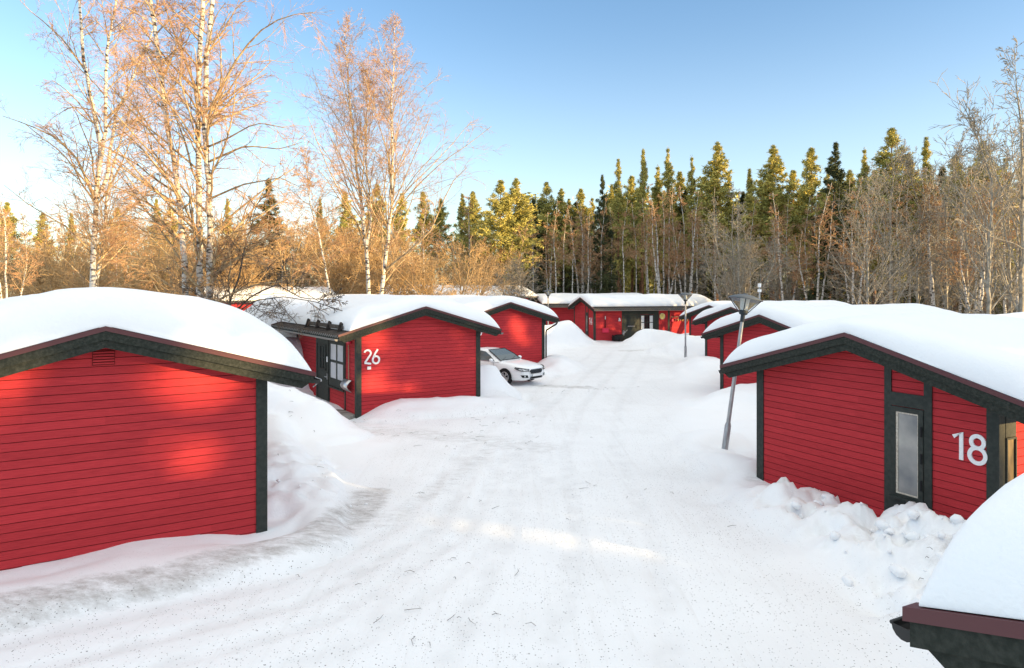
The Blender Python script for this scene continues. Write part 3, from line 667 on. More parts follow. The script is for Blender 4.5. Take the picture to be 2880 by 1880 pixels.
for off, wgt in ((0, .8), (.8, 1.0), (1.5, .9), (2.3, .7)):
    q = [(-12 + off * .3, 4.2 - off, 0), (-6.4 + off * .4, 7.9 - off, 0), (-3.4 + off * .7, 9.8 - off * .7, 0), (-2.0 + off * .8, 12.2 - off * .3, 0), (-1.5 + off * .8, 16, 0), (-1.2 + off * .8, 19, 0)]
    d_, _ = pl_dist(q, GX + .2 * fbm(GX * .2, GY * .2, 2, 92), GY); ruts = np.maximum(ruts, wgt * (1 - sstep(.08, .22, d_)))
for off in (0, .9):
    q = [(0 + off, 15, 0), (-1.2 + off, 18.5, 0), (-3.2, 20.3 + off, 0), (-5.5, 21.2 + off, 0)]; d_, _ = pl_dist(q, GX, GY); ruts = np.maximum(ruts, .9 * (1 - sstep(.08, .22, d_)))
ruts *= packed
Z = Z - .022 * ruts
ruts_f = ruts.ravel().astype(np.float32)
lanemask = packed > .5
ny_, nx_ = GX.shape; idx = np.arange(GX.size).reshape(ny_, nx_)
quads = np.stack([idx[:-1, :-1], idx[:-1, 1:], idx[1:, 1:], idx[1:, :-1]], -1).reshape(-1, 4)
fm = (packed[:-1, :-1] + packed[1:, 1:]).reshape(-1) > 1.0
VV = np.stack([GX, GY, Z], -1).reshape(-1, 3); dirt_f = dirt.ravel().astype(np.float32); pk_f = packed.ravel().astype(np.float32)
for nm, sel in (('lane', fm), ('snowy_ground', ~fm)):
    q = quads[sel]; used, inv = np.unique(q, return_inverse=True)
    me = np_mesh(nm, VV[used], inv.reshape(q.shape), M['ground'], True)
    for an, arr in (('dirt', dirt_f), ('packed', pk_f), ('ruts', ruts_f)):
        a = me.attributes.new(an, 'FLOAT', 'POINT'); a.data.foreach_set('value', arr[used])
    o = link(nm, me); o['kind'] = 'structure'
def ground_z(x, y):
    i = int(np.clip(np.searchsorted(xs, x), 1, len(xs) - 1)); j = int(np.clip(np.searchsorted(ys, y), 1, len(ys) - 1))
    return float(Z[j, i])

# porch slab at house 26's door
mb = MB(); mb.box(-W - 1.15, -W - .02, .1, 4.6, -.3, .03); mb.build('porch_slab', M['concrete'], h26)

# lumps of snow broken off the plough bank, twigs dropped on the lane
def lump(r, rs, n=2, rough=0.0):
    import bmesh
    bm = bmesh.new(); bmesh.ops.create_icosphere(bm, subdivisions=n, radius=r)
    ph = [rs.random() * 9 for _ in range(3)]
    for v in bm.verts:
        k = 1 + .3 * math.sin(v.co.x / r * 2.3 + ph[0]) + .18 * math.sin(v.co.y / r * 3.1 + ph[1]) + .15 * math.sin(v.co.z / r * 2.7 + ph[2])
        v.co *= k * (1 + rough * (rs.random() - .5)); v.co.z *= .75
    V = [tuple(v.co) for v in bm.verts]; F = [[w.index for w in f.verts] for f in bm.faces]; bm.free(); return V, F
rs = random.Random(12); mb = MB()
for k in range(80):
    if k < 62: t = rs.random(); x = 5.55 + .5 * t + rs.gauss(0, .4); y = 12.8 - 4.2 * t + rs.gauss(0, .3)
    else: x = -3.9 + rs.gauss(0, .35); y = 13.2 + rs.random() * 3
    r = .02 + .10 * rs.random() ** 2.5; V, F = lump(r, rs, 2, .16); z = ground_z(x, y) + r * .05
    mb.add([(v[0] + x, v[1] + y, v[2] + z) for v in V], F, 0, True)
tag(mb.build('snow_clods', M['snow']), 'loose broken lumps of ploughed snow on the banks', 'snow clods', None, 'stuff')
mb = MB()
for k in range(150):
    cx, cy, s = rs.choice([(-3.2, 21, 2.2), (-1.0, 19.5, 2.4), (-6.6, 18.8, 1.2), (-.3, 22.0, 1.6), (-.9, 9.2, 1.5), (3, 29, 2), (6.1, 9.4, .4), (-5.4, 14.6, .8), (0, 14, 3)])
    x = cx + rs.gauss(0, s * .6); y = cy + rs.gauss(0, s * .45); a = rs.random() * 6.28; l = .06 + rs.random() ** 2 * .22; z = ground_z(x, y) + .02
    p0 = (x, y, z); p1 = (x + l * .5 * math.cos(a), y + l * .5 * math.sin(a), z + .02); p2 = (x + l * math.cos(a + .3), y + l * math.sin(a + .3), z + .005)
    mb.tube([p0, p1, p2], [.004, .0035, .002], 4)
tag(mb.build('fallen_twigs', M['darkbark']), 'dark broken birch twigs scattered over the lane snow', 'twigs', None, 'stuff')

# ------------------------------------------------------------------ lamps
def lamp(loc, H, label):
    r = empty('street_lamp', loc); tag(r, label, 'street lamp', 'park lamps along the lane')
    mb = MB(); hb = H - .72
    mb.tube([(0, 0, -.6), (0, 0, .62), (0, 0, .70)], [.082, .082, .058], 16); mb.tube([(0, 0, .68), (0, 0, hb)], [.055, .045], 16); mb.build('pole', M['galv'], r)
    mb = MB(); mb.tube([(0, 0, hb - .04), (0, 0, hb + .14)], .058, 14); mb.lathe([(.05, hb + .14), (.1, hb + .16), (.13, hb + .25), (.10, hb + .27), (0, hb + .27)], 16); mb.build('collar', M['lampdark'], r)
    mb = MB()
    for k in range(4):
        a = math.pi / 4 + k * math.pi / 2 + .35; c, s = math.cos(a), math.sin(a)
        mb.tube([(.1 * c, .1 * s, hb + .2), (.41 * c, .41 * s, hb + .57)], .013, 6)
    mb.build('arm', M['lampdark'], r)
    mb = MB(); mb.lathe([(0, hb + .72), (.05, hb + .72), (.055, hb + .695), (.2, hb + .67), (.36, hb + .62), (.45, hb + .57), (.45, hb + .555), (.38, hb + .565), (.2, hb + .60), (0, hb + .61)], 28); mb.build('lamp_shade', M['lampgrey'], r)
    mb = MB(); mb.lathe([(.09, hb + .27), (.11, hb + .5), (.125, hb + .6)], 16); mb.build('lens', M['lens'], r)
    mb = MB(); mb.lathe([(.11, hb + .26), (.395, hb + .565)], 24); mb.build('glass_cone', M['clear'], r)
    return r
l1 = lamp((5.58, 17.9, .05), 4.12, 'nearest grey park lamp, tilted, beside house 18'); l1.rotation_euler = (0, rad(8.2), rad(8))
l2 = lamp((10.85, 42.7, .05), 4.05, 'straight slim park lamp in front of the clock house')
l3 = lamp((3.05, 57.7, .25), 4.05, 'farthest park lamp, behind the gutter of the house with the car')

# ------------------------------------------------------------------ small things
def local_thing(name, Mx, label, cat, group=None):
    o = empty(name); o.matrix_world = Mx; return tag(o, label, cat, group)
s1 = local_thing('snow_shovel', M26 @ Matrix.Translation((-W - .06, .62, .75)), 'metal snow shovel with red grip hanging by the corner of house 26', 'snow shovel', 'snow shovels hung on walls')
mb = MB(); mb.tube([(0, 0, .3), (0, .02, 1.62)], .017, 8); mb.build('shaft', M['wood'], s1)
mb = MB(); n = 10
pr = [(-.02 - .16 * math.sin(math.pi * i / (n - 1)), .40 * i / (n - 1)) for i in range(n)]
vs = [(x, y, z) for y in (-.33, .33) for (x, z) in pr] + [(x - .012, y, z) for y in (-.33, .33) for (x, z) in pr]
fs = [(i, i + 1, n + i + 1, n + i) for i in range(n - 1)] + [(2 * n + i, 3 * n + i, 3 * n + i + 1, 2 * n + i + 1) for i in range(n - 1)]
fs += [(i, 2 * n + i, 2 * n + i + 1, i + 1) for i in range(n - 1)] + [(n + i, n + i + 1, 3 * n + i + 1, 3 * n + i) for i in range(n - 1)]
mb.add(vs, fs, 0, True); mb.build('scoop', M['steel'], s1)
mb = MB(); mb.tube([(0, -.17, 1.68), (0, .2, 1.68)], .04, 10); mb.tube([(0, .02, 1.6), (0, .02, 1.68)], .03, 8); mb.build('grip', M['redplastic'], s1)
s2 = local_thing('snow_shovel', ME @ Matrix.Translation((W + .06, .95, .72)), 'red snow scoop with dark shaft hanging on the far clock house', 'snow shovel', 'snow shovels hung on walls')
mb = MB(); mb.tube([(0, 0, .3), (0, 0, 1.1)], .03, 8); mb.build('shaft', M['black'], s2)
mb = MB(); mb.box(0, .06, -.28, .28, 0, .34); mb.box(.06, .09, -.3, .3, .30, .36); mb.build('scoop', M['redplastic'], s2)
mb = MB(); mb.tube([(0, 0, 1.1), (0, 0, 1.36)], .035, 8); mb.build('grip', M['white'], s2)
ck = local_thing('wall_clock', ME @ Matrix.Translation((W + .03, 6.15, 2.02)), 'round pale yellow clock on the red wall of the far house', 'clock')
mb = MB(); mb.tube([(0, 0, 0), (.05, 0, 0)], .25, 28); mb.build('dial', M['yellow'], ck)
mb = MB()
ri = [(.052, .25 * math.cos(a), .25 * math.sin(a)) for a in np.linspace(0, 2 * math.pi, 29)]; mb.tube(ri, .018, 6, caps=False); mb.build('rim', M['cream'], ck)
mb = MB(); mb.tube([(.06, 0, 0), (.06, -.03, .15)], .012, 4); mb.tube([(.06, 0, 0), (.06, .09, .05)], .012, 4); mb.build('clock_hand', M['wood'], ck)
ga = local_thing('ornament_rail', ME @ Matrix.Translation((W + .08, 6.95, 1.95)), 'pale rod with small hanging ornaments on the red wall', 'wall decoration')
mb = MB(); mb.tube([(0, 0, 0), (.05, 1.9, .03)], .03, 6); mb.build('rod', M['wood'], ga)
for k in range(6):
    mb = MB(); y = .45 + k * .22; mb.tube([(0, y, -.08), (0, y, -.16)], .006, 4); mb.tube([(0, y, -.16), (.01, y + .02, -.22 - .06 * (k % 3)), (0, y, -.34 - .05 * (k % 2))], [.03, .045, .015], 6); mb.build('ornament', M['yellow'] if k % 2 else M['wood'], ga)
mb = MB(); mb.tube([(.02, .12, -.38), (.02, .12, -.15)], [.1, .08], 8); mb.build('red_ornament', M['redplastic'], ga)
sb = local_thing('snow_blower', ME @ Matrix.Translation((W + .55, 2.0, .0)), 'small dark snow blower with grey chute against the far red wall', 'snow blower')
mb = MB(); mb.tube([(0, -.35, .3), (0, .3, .3)], [.26, .3], 12); mb.box(-.28, .28, -.55, -.2, .05, .5); mb.build('body', M['black'], sb)
mb = MB(); mb.tube([(0, .3, .4), (.02, .34, .7), (.1, .4, .85)], [.1, .09, .12], 10); mb.build('chute', M['galv'], sb)
for s in (-1, 1):
    mb = MB(); mb.tube([(s * .2 - .05, .1, .2), (s * .2 + .05, .1, .2)], .2, 14); mb.build('wheel', M['black'], sb)
mb = MB(); mb.tube([(0, .3, .5), (-.1, .75, .95)], .02, 6); mb.build('handle', M['galv'], sb)

# ------------------------------------------------------------------ the car
def car():
    a = math.atan2(-.64, .77)
    r = empty('parked_car', (1.05 - .77 * 2.43, 30.35 + .64 * 2.43, .03), a)
    tag(r, 'white parked car with front turned to the lane, half hidden by house 26', 'car')
    st = [(2.43, .50, .64, .70, .34), (2.38, .70, .68, .76, .27), (2.22, .84, .73, .82, .22), (1.9, .90, .79, .89, .2), (1.4, .925, .86, .955, .2), (.95, .93, .91, 1.0, .2), (.2, .93, .94, .99, .2),
          (-1, .93, .96, 1.0, .2), (-1.8, .92, .98, 1.04, .22), (-2.25, .86, .97, 1.02, .26), (-2.43, .72, .9, .96, .34)]
    V = []; k = 0
    for (x, w, zs, zt, zb) in st:
        half = [(0, zb), (w * .86, zb), (w * .98, zb + .12), (w, .5), (w * 1.0, .62), (w * .965, zs), (w * .86, (zs + zt) / 2 + .02), (w * .5, zt - .005), (0, zt)]
        ring = half + [(-y, z) for (y, z) in half[-2:0:-1]]
        k = len(ring); V += [(x, y, z) for (y, z) in ring]
    F = [(i * k + j, i * k + (j + 1) % k, (i + 1) * k + (j + 1) % k, (i + 1) * k + j) for i in range(len(st) - 1) for j in range(k)]
    F += [list(range(k))[::-1], list(range((len(st) - 1) * k, len(st) * k))]
    mb = MB(); mb.add(V, F, 0, True)
    gh = [(1.02, .74, .985), (.62, .70, 1.2), (.1, .62, 1.425), (-.35, .60, 1.475), (-.9, .60, 1.46), (-1.45, .62, 1.35), (-2.05, .72, 1.02)]
    V = []
    for (x, w, z) in gh:
        wb = .875; zb = .96
        V += [(x, -wb, zb), (x, -w - (wb - w) * .25, (z * .62 + zb * .38)), (x, -w, z - .045), (x, -w * .8, z), (x, w * .8, z), (x, w, z - .045), (x, w + (wb - w) * .25, (z * .62 + zb * .38)), (x, wb, zb)]
    F = [(i * 8 + j, i * 8 + j + 1, i * 8 + 9 + j, i * 8 + 8 + j) for i in range(len(gh) - 1) for j in range(7)]
    mb.add(V, F, 0, True)
    body = mb.build('body', M['carwhite'], r)
    mb = MB(); e = .014
    mb.add([(.97, -.70, 1.0 + e * 2), (.97, .70, 1.0 + e * 2), (.64, .66, 1.2 + e * 2), (.15, .56, 1.42 + e * 2), (.15, -.56, 1.42 + e * 2), (.64, -.66, 1.2 + e * 2)], [(0, 1, 2, 5), (5, 2, 3, 4)])
    ws = mb.build('windscreen', M['carglass'], r)
    mb = MB(); q6 = [mb_ for mb_ in ((.98, -.71, 1.03), (.98, .71, 1.03), (.64, .67, 1.235), (.14, .57, 1.455), (.14, -.57, 1.455), (.64, -.67, 1.235), (.98, -.71, 1.03))]; mb.tube(q6, .014, 5); mb.build('window_seal', M['black'], ws)
    for s in (-1, 1):
        mb = MB(); y0, y1 = s * .89, s * .70
        mb.add([(.78, y0, 1.0), (-1.75, y0, 1.03), (-1.35, s * .72, 1.3), (-.4, s * .655, 1.42), (.05, s * .67, 1.38), (.45, s * .76, 1.2)], [(0, 1, 2, 3, 4, 5)])
        mb.build('side_window', M['carglass'], r)
        mb = MB(); V, F = lump(.1, random.Random(2)); mb.add([(v[0] * .7 + .72, v[1] * 1.1 + s * 1.02, v[2] * .9 + 1.03) for v in V], F, 0, True); mb.tube([(.72, s * .88, .98), (.72, s * .98, 1.0)], .02, 6); mb.build('mirror', M['carwhite'], r)
        # headlight: a long swept lens
        mb = MB()
        mb.add([(2.435, s * .50, .715), (2.44, s * .53, .64), (2.255, s * .85, .655), (1.95, s * .92, .75), (1.97, s * .905, .80), (2.23, s * .80, .765)], [(0, 1, 2, 3, 4, 5)])
        for q in range(len(mb.v)): mb.v[q] = (mb.v[q][0] + .035, mb.v[q][1] * 1.012, mb.v[q][2])
        hl = mb.build('headlight', M['headlens'], r)
        mb = MB(); mb.tube([(2.47, s * .51, .715), (2.478, s * .54, .637), (2.295, s * .862, .652), (1.985, s * .935, .75), (2.0, s * .92, .80), (2.265, s * .81, .768), (2.47, s * .51, .715)], .013, 6); mb.build('light_edge', M['black'], hl)
        mb = MB(); mb.tube([(2.41, s * .62, .69), (2.432, s * .62, .69)], .034, 10); mb.tube([(2.31, s * .77, .71), (2.345, s * .77, .71)], .034, 10); mb.build('lamp_reflector', M['chrome'], hl)
        mb = MB(); mb.add([(2.43, s * .54, .34), (2.30, s * .80, .36), (2.24, s * .86, .47), (2.42, s * .58, .46)], [(0, 1, 2, 3)])
        for q in range(4): mb.v[q] = (mb.v[q][0] + .03, mb.v[q][1] * 1.01, mb.v[q][2])
        fg = mb.build('fog_light_recess', M['black'], r)
        mb = MB(); mb.tube([(2.38, s * .70, .41), (2.40, s * .70, .41)], .04, 12); mb.build('fog_light', M['lens'], fg)
        for xw in (1.42, -1.43):
            mb = MB(); ar = [(xw + .40 * math.cos(t), s * .938, .33 + .40 * math.sin(t)) for t in np.linspace(-.35, math.pi + .35, 20)]
            inn = [(xw, s * .936, .33)]
            mb.add(ar + inn, [(i, i + 1, len(ar)) for i in range(len(ar) - 1)]); mb.build('wheel_arch', M['black'], r)
            mb = MB(); prof = [(.20, -.0), (.30, .02), (.335, .03), (.335, .2), (.30, .22)]
            V = []
            for (rr_, yy_) in prof: V += [(xw + rr_ * math.cos(t), s * (.962 - yy_), .33 + rr_ * math.sin(t)) for t in np.linspace(0, 2 * math.pi, 33)[:-1]]
            mb.add(V, [(i * 32 + j, i * 32 + (j + 1) % 32, (i + 1) * 32 + (j + 1) % 32, (i + 1) * 32 + j) for i in range(len(prof) - 1) for j in range(32)], 0, True)
            wh = mb.build('wheel', M['black'], r)
            mb = MB()
            for q in range(10):
                t = 2 * math.pi * q / 10 + (.12 if q % 2 else -.12); mb.tube([(xw + .03 * math.cos(t), s * .955, .33 + .03 * math.sin(t)), (xw + .225 * math.cos(t), s * .957, .33 + .225 * math.sin(t))], .02, 5)
            mb.tube([(xw + .23 * math.cos(t), s * .957, .33 + .23 * math.sin(t)) for t in np.linspace(0, 2 * math.pi, 33)], .016, 6, caps=False); mb.build('rim', M['alloy'], wh)
        mb = MB(); mb.tube([(.75, s * .935, .35), (.82, s * .938, .7), (.72, s * .915, .96)], .006, 4); mb.tube([(-.35, s * .938, .3), (-.35, s * .938, .7), (-.4, s * .92, .97)], .006, 4); mb.build('door_gap', M['black'], r)
    mb = MB(); G = [(-.36, .70), (.36, .70), (.47, .63), (.36, .50), (-.36, .50), (-.47, .63)]
    bulge = lambda y, z: 2.478 - .03 * (abs(y) / .5) ** 2 - max(0, z - .62) * .2
    mb.add([(bulge(y, z), y, z) for (y, z) in G] + [(2.47, 0, .60)], [(i, (i + 1) % 6, 6) for i in range(6)])
    mb.v[6] = (2.482, 0, .60)
    gr = mb.build('grille', M['black'], r)
    mb = MB()
    for k in range(4): mb.tube([(2.468, -.40, .53 + k * .045), (2.488, 0, .53 + k * .045), (2.468, .40, .53 + k * .045)], .008, 4)
    mb.build('grille_bar', M['lampgrey'], gr); mb = MB()
    gg = G + [G[0]]; mb.tube([(bulge(y, z) + .006, y, z) for (y, z) in gg], .014, 6, caps=False); mb.build('grille_frame', M['chrome'], gr)
    mb = MB(); mb.box(2.455, 2.495, -.26, .26, .385, .485); mb.build('number_plate', M['white'], r)
    mb = MB(); mb.add([(2.43, -.44, .28), (2.43, .44, .28), (2.46, .40, .38), (2.46, -.40, .38)], [(0, 1, 2, 3)])
    for q in range(4): mb.v[q] = (mb.v[q][0] + .02, mb.v[q][1], mb.v[q][2])
    mb.build('lower_intake', M['black'], r)
    mb = MB(); mb.tube([(.98, -.6, 1.02), (.8, -.1, 1.13)], .01, 4); mb.tube([(.98, .1, 1.02), (.8, .55, 1.13)], .01, 4); mb.build('wiper', M['black'], r)
    return r
car()

# ------------------------------------------------------------------ trees
def tubes_np(P, R, S):
    """batch of tubes: P (M,K,3), R (M,K) -> verts, quads"""
    Mn, K, _ = P.shape
    T = np.gradient(P, axis=1); T /= np.linalg.norm(T, axis=2, keepdims=True) + 1e-9
    ref = np.where(np.abs(T[:, :1, 2:3]) < .8, np.array([0, 0, 1.]), np.array([1., 0, 0]))
    ref = np.broadcast_to(ref, T.shape)
    U = np.cross(T, ref); U /= np.linalg.norm(U, axis=2, keepdims=True) + 1e-9
    Vv = np.cross(T, U)
    ang = np.arange(S) * 2 * np.pi / S
    ring = P[:, :, None, :] + R[:, :, None, None] * (np.cos(ang)[None, None, :, None] * U[:, :, None, :] + np.sin(ang)[None, None, :, None] * Vv[:, :, None, :])
    V = ring.reshape(-1, 3)
    i = np.arange(Mn)[:, None, None] * (K * S) + np.arange(K - 1)[None, :, None] * S
    j = np.arange(S)[None, None, :]; jn = (j + 1) % S
    Q = np.stack([i + j, i + jn, i + S + jn, i + S + j], -1).reshape(-1, 4)
    return V, Q
def merge(parts):
    V = []; Q = []; o = 0
    for (v, q) in parts: V.append(v); Q.append(q + o); o += len(v)
    return np.concatenate(V), np.concatenate(Q)
def resample(pts, K):
    p = np.array(pts, float); d = np.r_[0, np.cumsum(np.linalg.norm(np.diff(p, axis=0), axis=1))]
    t = np.linspace(0, d[-1], K); return np.stack([np.interp(t, d, p[:, k]) for k in range(p.shape[1])], -1)
def grow(rng, P, R, n, t0, t1, lf, ang, K=5, up=0.0, droop=0.0, wig=.12, rf=.55, rmin=.004, taper=.5, ljit=.35, absl=None, lfn=None, flat=None):
    """children on parent branches"""
    Mn, Kp, _ = P.shape
    t = rng.uniform(t0, t1, (Mn, n)); s = t * (Kp - 1); i = np.minimum(s.astype(int), Kp - 2); f = (s - i)[..., None]
    m = np.arange(Mn)[:, None]
    base = P[m, i] * (1 - f) + P[m, i + 1] * f; tan = P[m, i + 1] - P[m, i]; tan /= np.linalg.norm(tan, axis=2, keepdims=True) + 1e-9
    rb = R[m, i] * (1 - f[..., 0]) + R[m, i + 1] * f[..., 0]
    plen = np.linalg.norm(np.diff(P, axis=1), axis=2).sum(1)[:, None]
    L = (absl if absl is not None else plen * lf) * (1 - taper * t) * (1 + ljit * rng.uniform(-1, 1, t.shape))
    if lfn is not None: L = lfn(t) * (1 + ljit * rng.uniform(-1, 1, t.shape))
    rv = rng.normal(size=tan.shape); rv -= (rv * tan).sum(2, keepdims=True) * tan; rv /= np.linalg.norm(rv, axis=2, keepdims=True) + 1e-9
    a = np.radians(ang[0] + (ang[1] - ang[0]) * rng.random(t.shape))[..., None]
    d = (tan * np.cos(a) + rv * np.sin(a)).reshape(-1, 3)
    base = base.reshape(-1, 3); L = L.reshape(-1); rb = rb.reshape(-1)
    N_ = len(base); out = np.zeros((N_, K, 3)); out[:, 0] = base; st = (L / (K - 1))[:, None]
    for k in range(1, K):
        out[:, k] = out[:, k - 1] + d * st
        d = d + rng.normal(size=d.shape) * wig; d[:, 2] += up - droop * (k / K)
        d /= np.linalg.norm(d, axis=1, keepdims=True)
    r0 = np.minimum(rb * .8, np.maximum(rb * rf, rmin * 1.3)); r0 = np.minimum(r0, L * .02 + rmin)
    rr = np.maximum(r0[:, None] * np.linspace(1, .35, K)[None, :], rmin * np.linspace(1.15, .7, K)[None, :])
    return out, rr

def birch_tree(rng, stems, H, n1, l1, n2, n3, n4, rt=.009, limbs=(), droop4=.35, t1=(.22, .98), mats=('birch', 'limb', 'twig'), ang1=(38, 62), up1=.05, tip=0.0):
    """stems: list of (points, r0) in local space; returns three meshes"""
    SP = np.stack([resample(p, 26) for p, r in stems]); SR = np.stack([np.maximum(r * (tip + (1 - tip) * (1 - np.linspace(0, 1, 26)) ** .85), .014) for p, r in stems])
    # small natural wiggle
    SP[:, 2:, :2] += rng.normal(size=(len(stems), 24, 2)) * .02
    prof = lambda t: l1 * np.clip((1.06 - t) * 1.6, .2, 1) * np.clip(.45 + t * 1.6, 0, 1)
    A, AR = grow(rng, SP, SR, n1, t1[0], t1[1], 0, ang1, K=9, up=up1, droop=.10, wig=.09, rf=.42, rmin=.012, lfn=prof)
    for (p, r) in limbs:
        q = resample(p, 9)[None]; A = np.concatenate([A, q]); AR = np.concatenate([AR, (r * (1 - .8 * np.linspace(0, 1, 9)))[None]])
    B, BR = grow(rng, A, AR, n2, .12, .98, .46, (30, 60), K=6, up=.03, droop=.12, wig=.12, rf=.5, rmin=.008)
    Cc, CR = grow(rng, B, BR, n3, .12, 1.0, .50, (25, 55), K=5, up=0, droop=.25, wig=.14, rf=.6, rmin=rt)
    parts = [tubes_np(Cc, CR, 3)]
    if n4:
        D, DR = grow(rng, Cc, CR, n4, .15, 1.0, .75, (15, 45), K=4, up=0, droop=droop4, wig=.14, rf=.8, rmin=rt * .85)
        parts.append(tubes_np(D, DR, 3))
    tr = np_mesh('trunk', *tubes_np(SP, SR, 10), M[mats[0]], True)
    li = np_mesh('branches', *merge([tubes_np(A, AR, 6), tubes_np(B, BR, 4)]), M[mats[1]], True)
    cr = np_mesh('crown', *merge(parts), M[mats[2]], False)
    return tr, li, cr
def plant_tree(meshes, loc, label, name='birch_tree', group=None, scale=1, rz=0, cat='tree'):
    r = empty(name, loc, rz); r.scale = (scale,) * 3 if not isinstance(scale, tuple) else scale
    tag(r, label, cat, group)
    for me in meshes: link(me.name.split('.')[0], me, r)
    return r
def traced(pxs, Y, base, jit=0.0, rng=None):
    out = []
    for i, q in enumerate(pxs):
        px, py = q[0], q[1]; yy = Y + (q[2] if len(q) > 2 else 0); w = px2w(px, py, yy)
        out.append((w[0] - base[0], w[1] - base[1], w[2] - base[2]))
    return out
def grounded(pts):
    """run the first traced point down to the local ground"""
    p = pts[0]; return [(p[0] + (p[0] - pts[1][0]) * .3, p[1], -.3)] + pts

rng = np.random.default_rng(11)
# big triple birch
Y2 = 27.5; b2 = px2w(558, 1112, Y2); b2 = (b2[0], b2[1], 0.0)
st2 = [(grounded(traced([(522, 835), (514, 678), (496, 484), (472, 351), (448, 181), (423, 0, .3), (405, -180, .5)], Y2, b2)), .135),
       (grounded(traced([(563, 865), (562, 700, .2), (558, 500, .4), (555, 300, .5), (562, 150, .6), (572, 0, .6), (580, -220, .7)], Y2, b2)), .15),
       (grounded(traced([(590, 870), (590, 690, -.3), (588, 560, -.4), (583, 450, -.5), (574, 330, -.6), (584, 140, -.7), (596, 0, -.8), (604, -160, -.9)], Y2, b2)), .15)]
lb2 = [(traced([(590, 320, -.4), (650, 190, -.8), (720, 95, -1.2), (800, 45, -1.6), (880, 35, -2)], Y2, b2), .06),
       (traced([(555, 260, .4), (500, 120, .8), (470, 40, 1.2), (445, -60, 1.4)], Y2, b2), .06),
       (traced([(570, 420, -.4), (640, 390, -1.4), (720, 345, -2), (800, 360, -2.5)], Y2, b2), .045),
       (traced([(588, 455, -.4), (690, 410, -.8), (790, 420, -1), (850, 400, -1.2)], Y2, b2), .05),
       (traced([(520, 700, .2), (440, 610, 1), (330, 560, 1.6), (290, 545, 2)], Y2, b2), .04),
       (traced([(590, 560, -.3), (680, 520, -1), (790, 500, -2), (860, 535, -2.4)], Y2, b2), .045),
       (traced([(530, 840, 0), (460, 790, -.8), (400, 750, -1.2), (340, 735, -1.6)], Y2, b2), .045),
       (traced([(575, 870, 0), (640, 830, -1), (720, 800, -1.6), (800, 790, -2), (900, 850, -2.4)], Y2, b2), .05),
       (traced([(495, 500, 0), (430, 430, .6), (395, 330, 1), (370, 250, 1.3)], Y2, b2), .045)]
plant_tree(birch_tree(rng, st2, 16, 32, 4.2, 9, 6, 3, rt=.0045, tip=.42, limbs=lb2), b2, 'tall triple stemmed birch, biggest of all, just behind the near white roof', 'birch_tree')
# twin birch far left
Y1 = 33.0; b1 = px2w(266, 1060, Y1); b1 = (b1[0], b1[1], 0.0)
st1 = [(grounded(traced([(260, 786), (266, 635), (269, 563), (278, 484), (284, 423), (260, 302), (242, 200), (227, 91), (224, 0), (220, -120)], Y1, b1)), .15),
       (traced([(272, 532), (296, 363, -.4), (296, 242, -.6), (302, 121, -.8), (322, 30, -1), (340, -60, -1)], Y1, b1), .10),
       (traced([(272, 560), (300, 500, .4), (327, 315, .8), (363, 242, 1.2), (411, 139, 1.5), (440, 60, 1.7)], Y1, b1), .09),
       (grounded(traced([(270, 792, .8), (290, 696, .8), (296, 605, .8), (305, 532, .9), (327, 435, 1), (348, 363, 1), (372, 280, 1)], Y1, b1)), .10)]
lb1 = [(traced([(266, 560), (218, 448, -1), (157, 387, -1.6), (79, 351, -2), (8, 327, -2.2)], Y1, b1), .07),
       (traced([(266, 720), (190, 640, -.8), (139, 611, -1.2), (79, 575, -1.6), (10, 520, -2)], Y1, b1), .055),
       (traced([(244, 205), (181, 115, .5), (121, 60, 1), (60, 12, 1.2), (45, -40, 1.3)], Y1, b1), .05),
       (traced([(262, 310), (200, 300, .9), (150, 330, 1.5), (120, 360, 2)], Y1, b1), .035)]
plant_tree(birch_tree(rng, st1, 17, 23, 4.1, 9, 6, 3, rt=.005, tip=.3, limbs=lb1), b1, 'forked birch rising behind the left end of the near white roof', 'birch_tree')
# birch pair behind house 26
Y3 = 43.0
b3 = px2w(1037, 1006, Y3); b3 = (b3[0], b3[1], 0.0)
st3 = [(grounded(traced([(1037, 805), (1031, 696), (1016, 575), (1001, 454), (992, 363), (980, 242), (971, 121), (966, 50)], Y3, b3)), .15),
       (traced([(1031, 700), (1045, 600, .5), (1028, 450, .8), (1030, 330, 1), (1040, 200, 1.2)], Y3, b3), .08)]
plant_tree(birch_tree(rng, st3, 18, 40, 6.2, 7, 5, 3, rt=.0055, ang1=(16, 38), up1=.03), b3, 'slim birch with curved trunk, first of the pair behind house 26', 'birch_tree', 'birch pair behind house 26')
b4 = px2w(1074, 1006, Y3 - 1); b4 = (b4[0], b4[1], 0.0)
st4 = [(grounded(traced([(1074, 805), (1089, 696), (1101, 575), (1104, 454), (1101, 302), (1107, 151), (1110, 50)], Y3 - 1, b4)), .15)]
lb4 = [(traced([(1083, 760), (1149, 708, -1), (1210, 653, -1.8), (1240, 581, -2), (1270, 514, -2.2), (1313, 472, -2.4)], Y3 - 1, b4), .075),
       (traced([(1090, 700), (1130, 640, 1), (1160, 560, 1.6), (1180, 480, 2)], Y3 - 1, b4), .05)]
plant_tree(birch_tree(rng, st4, 18, 58, 6.2, 7, 5, 3, rt=.0055, limbs=lb4, ang1=(16, 38), up1=.03), b4, 'taller birch with low forked limb, second of the pair behind house 26', 'birch_tree', 'birch pair behind house 26')
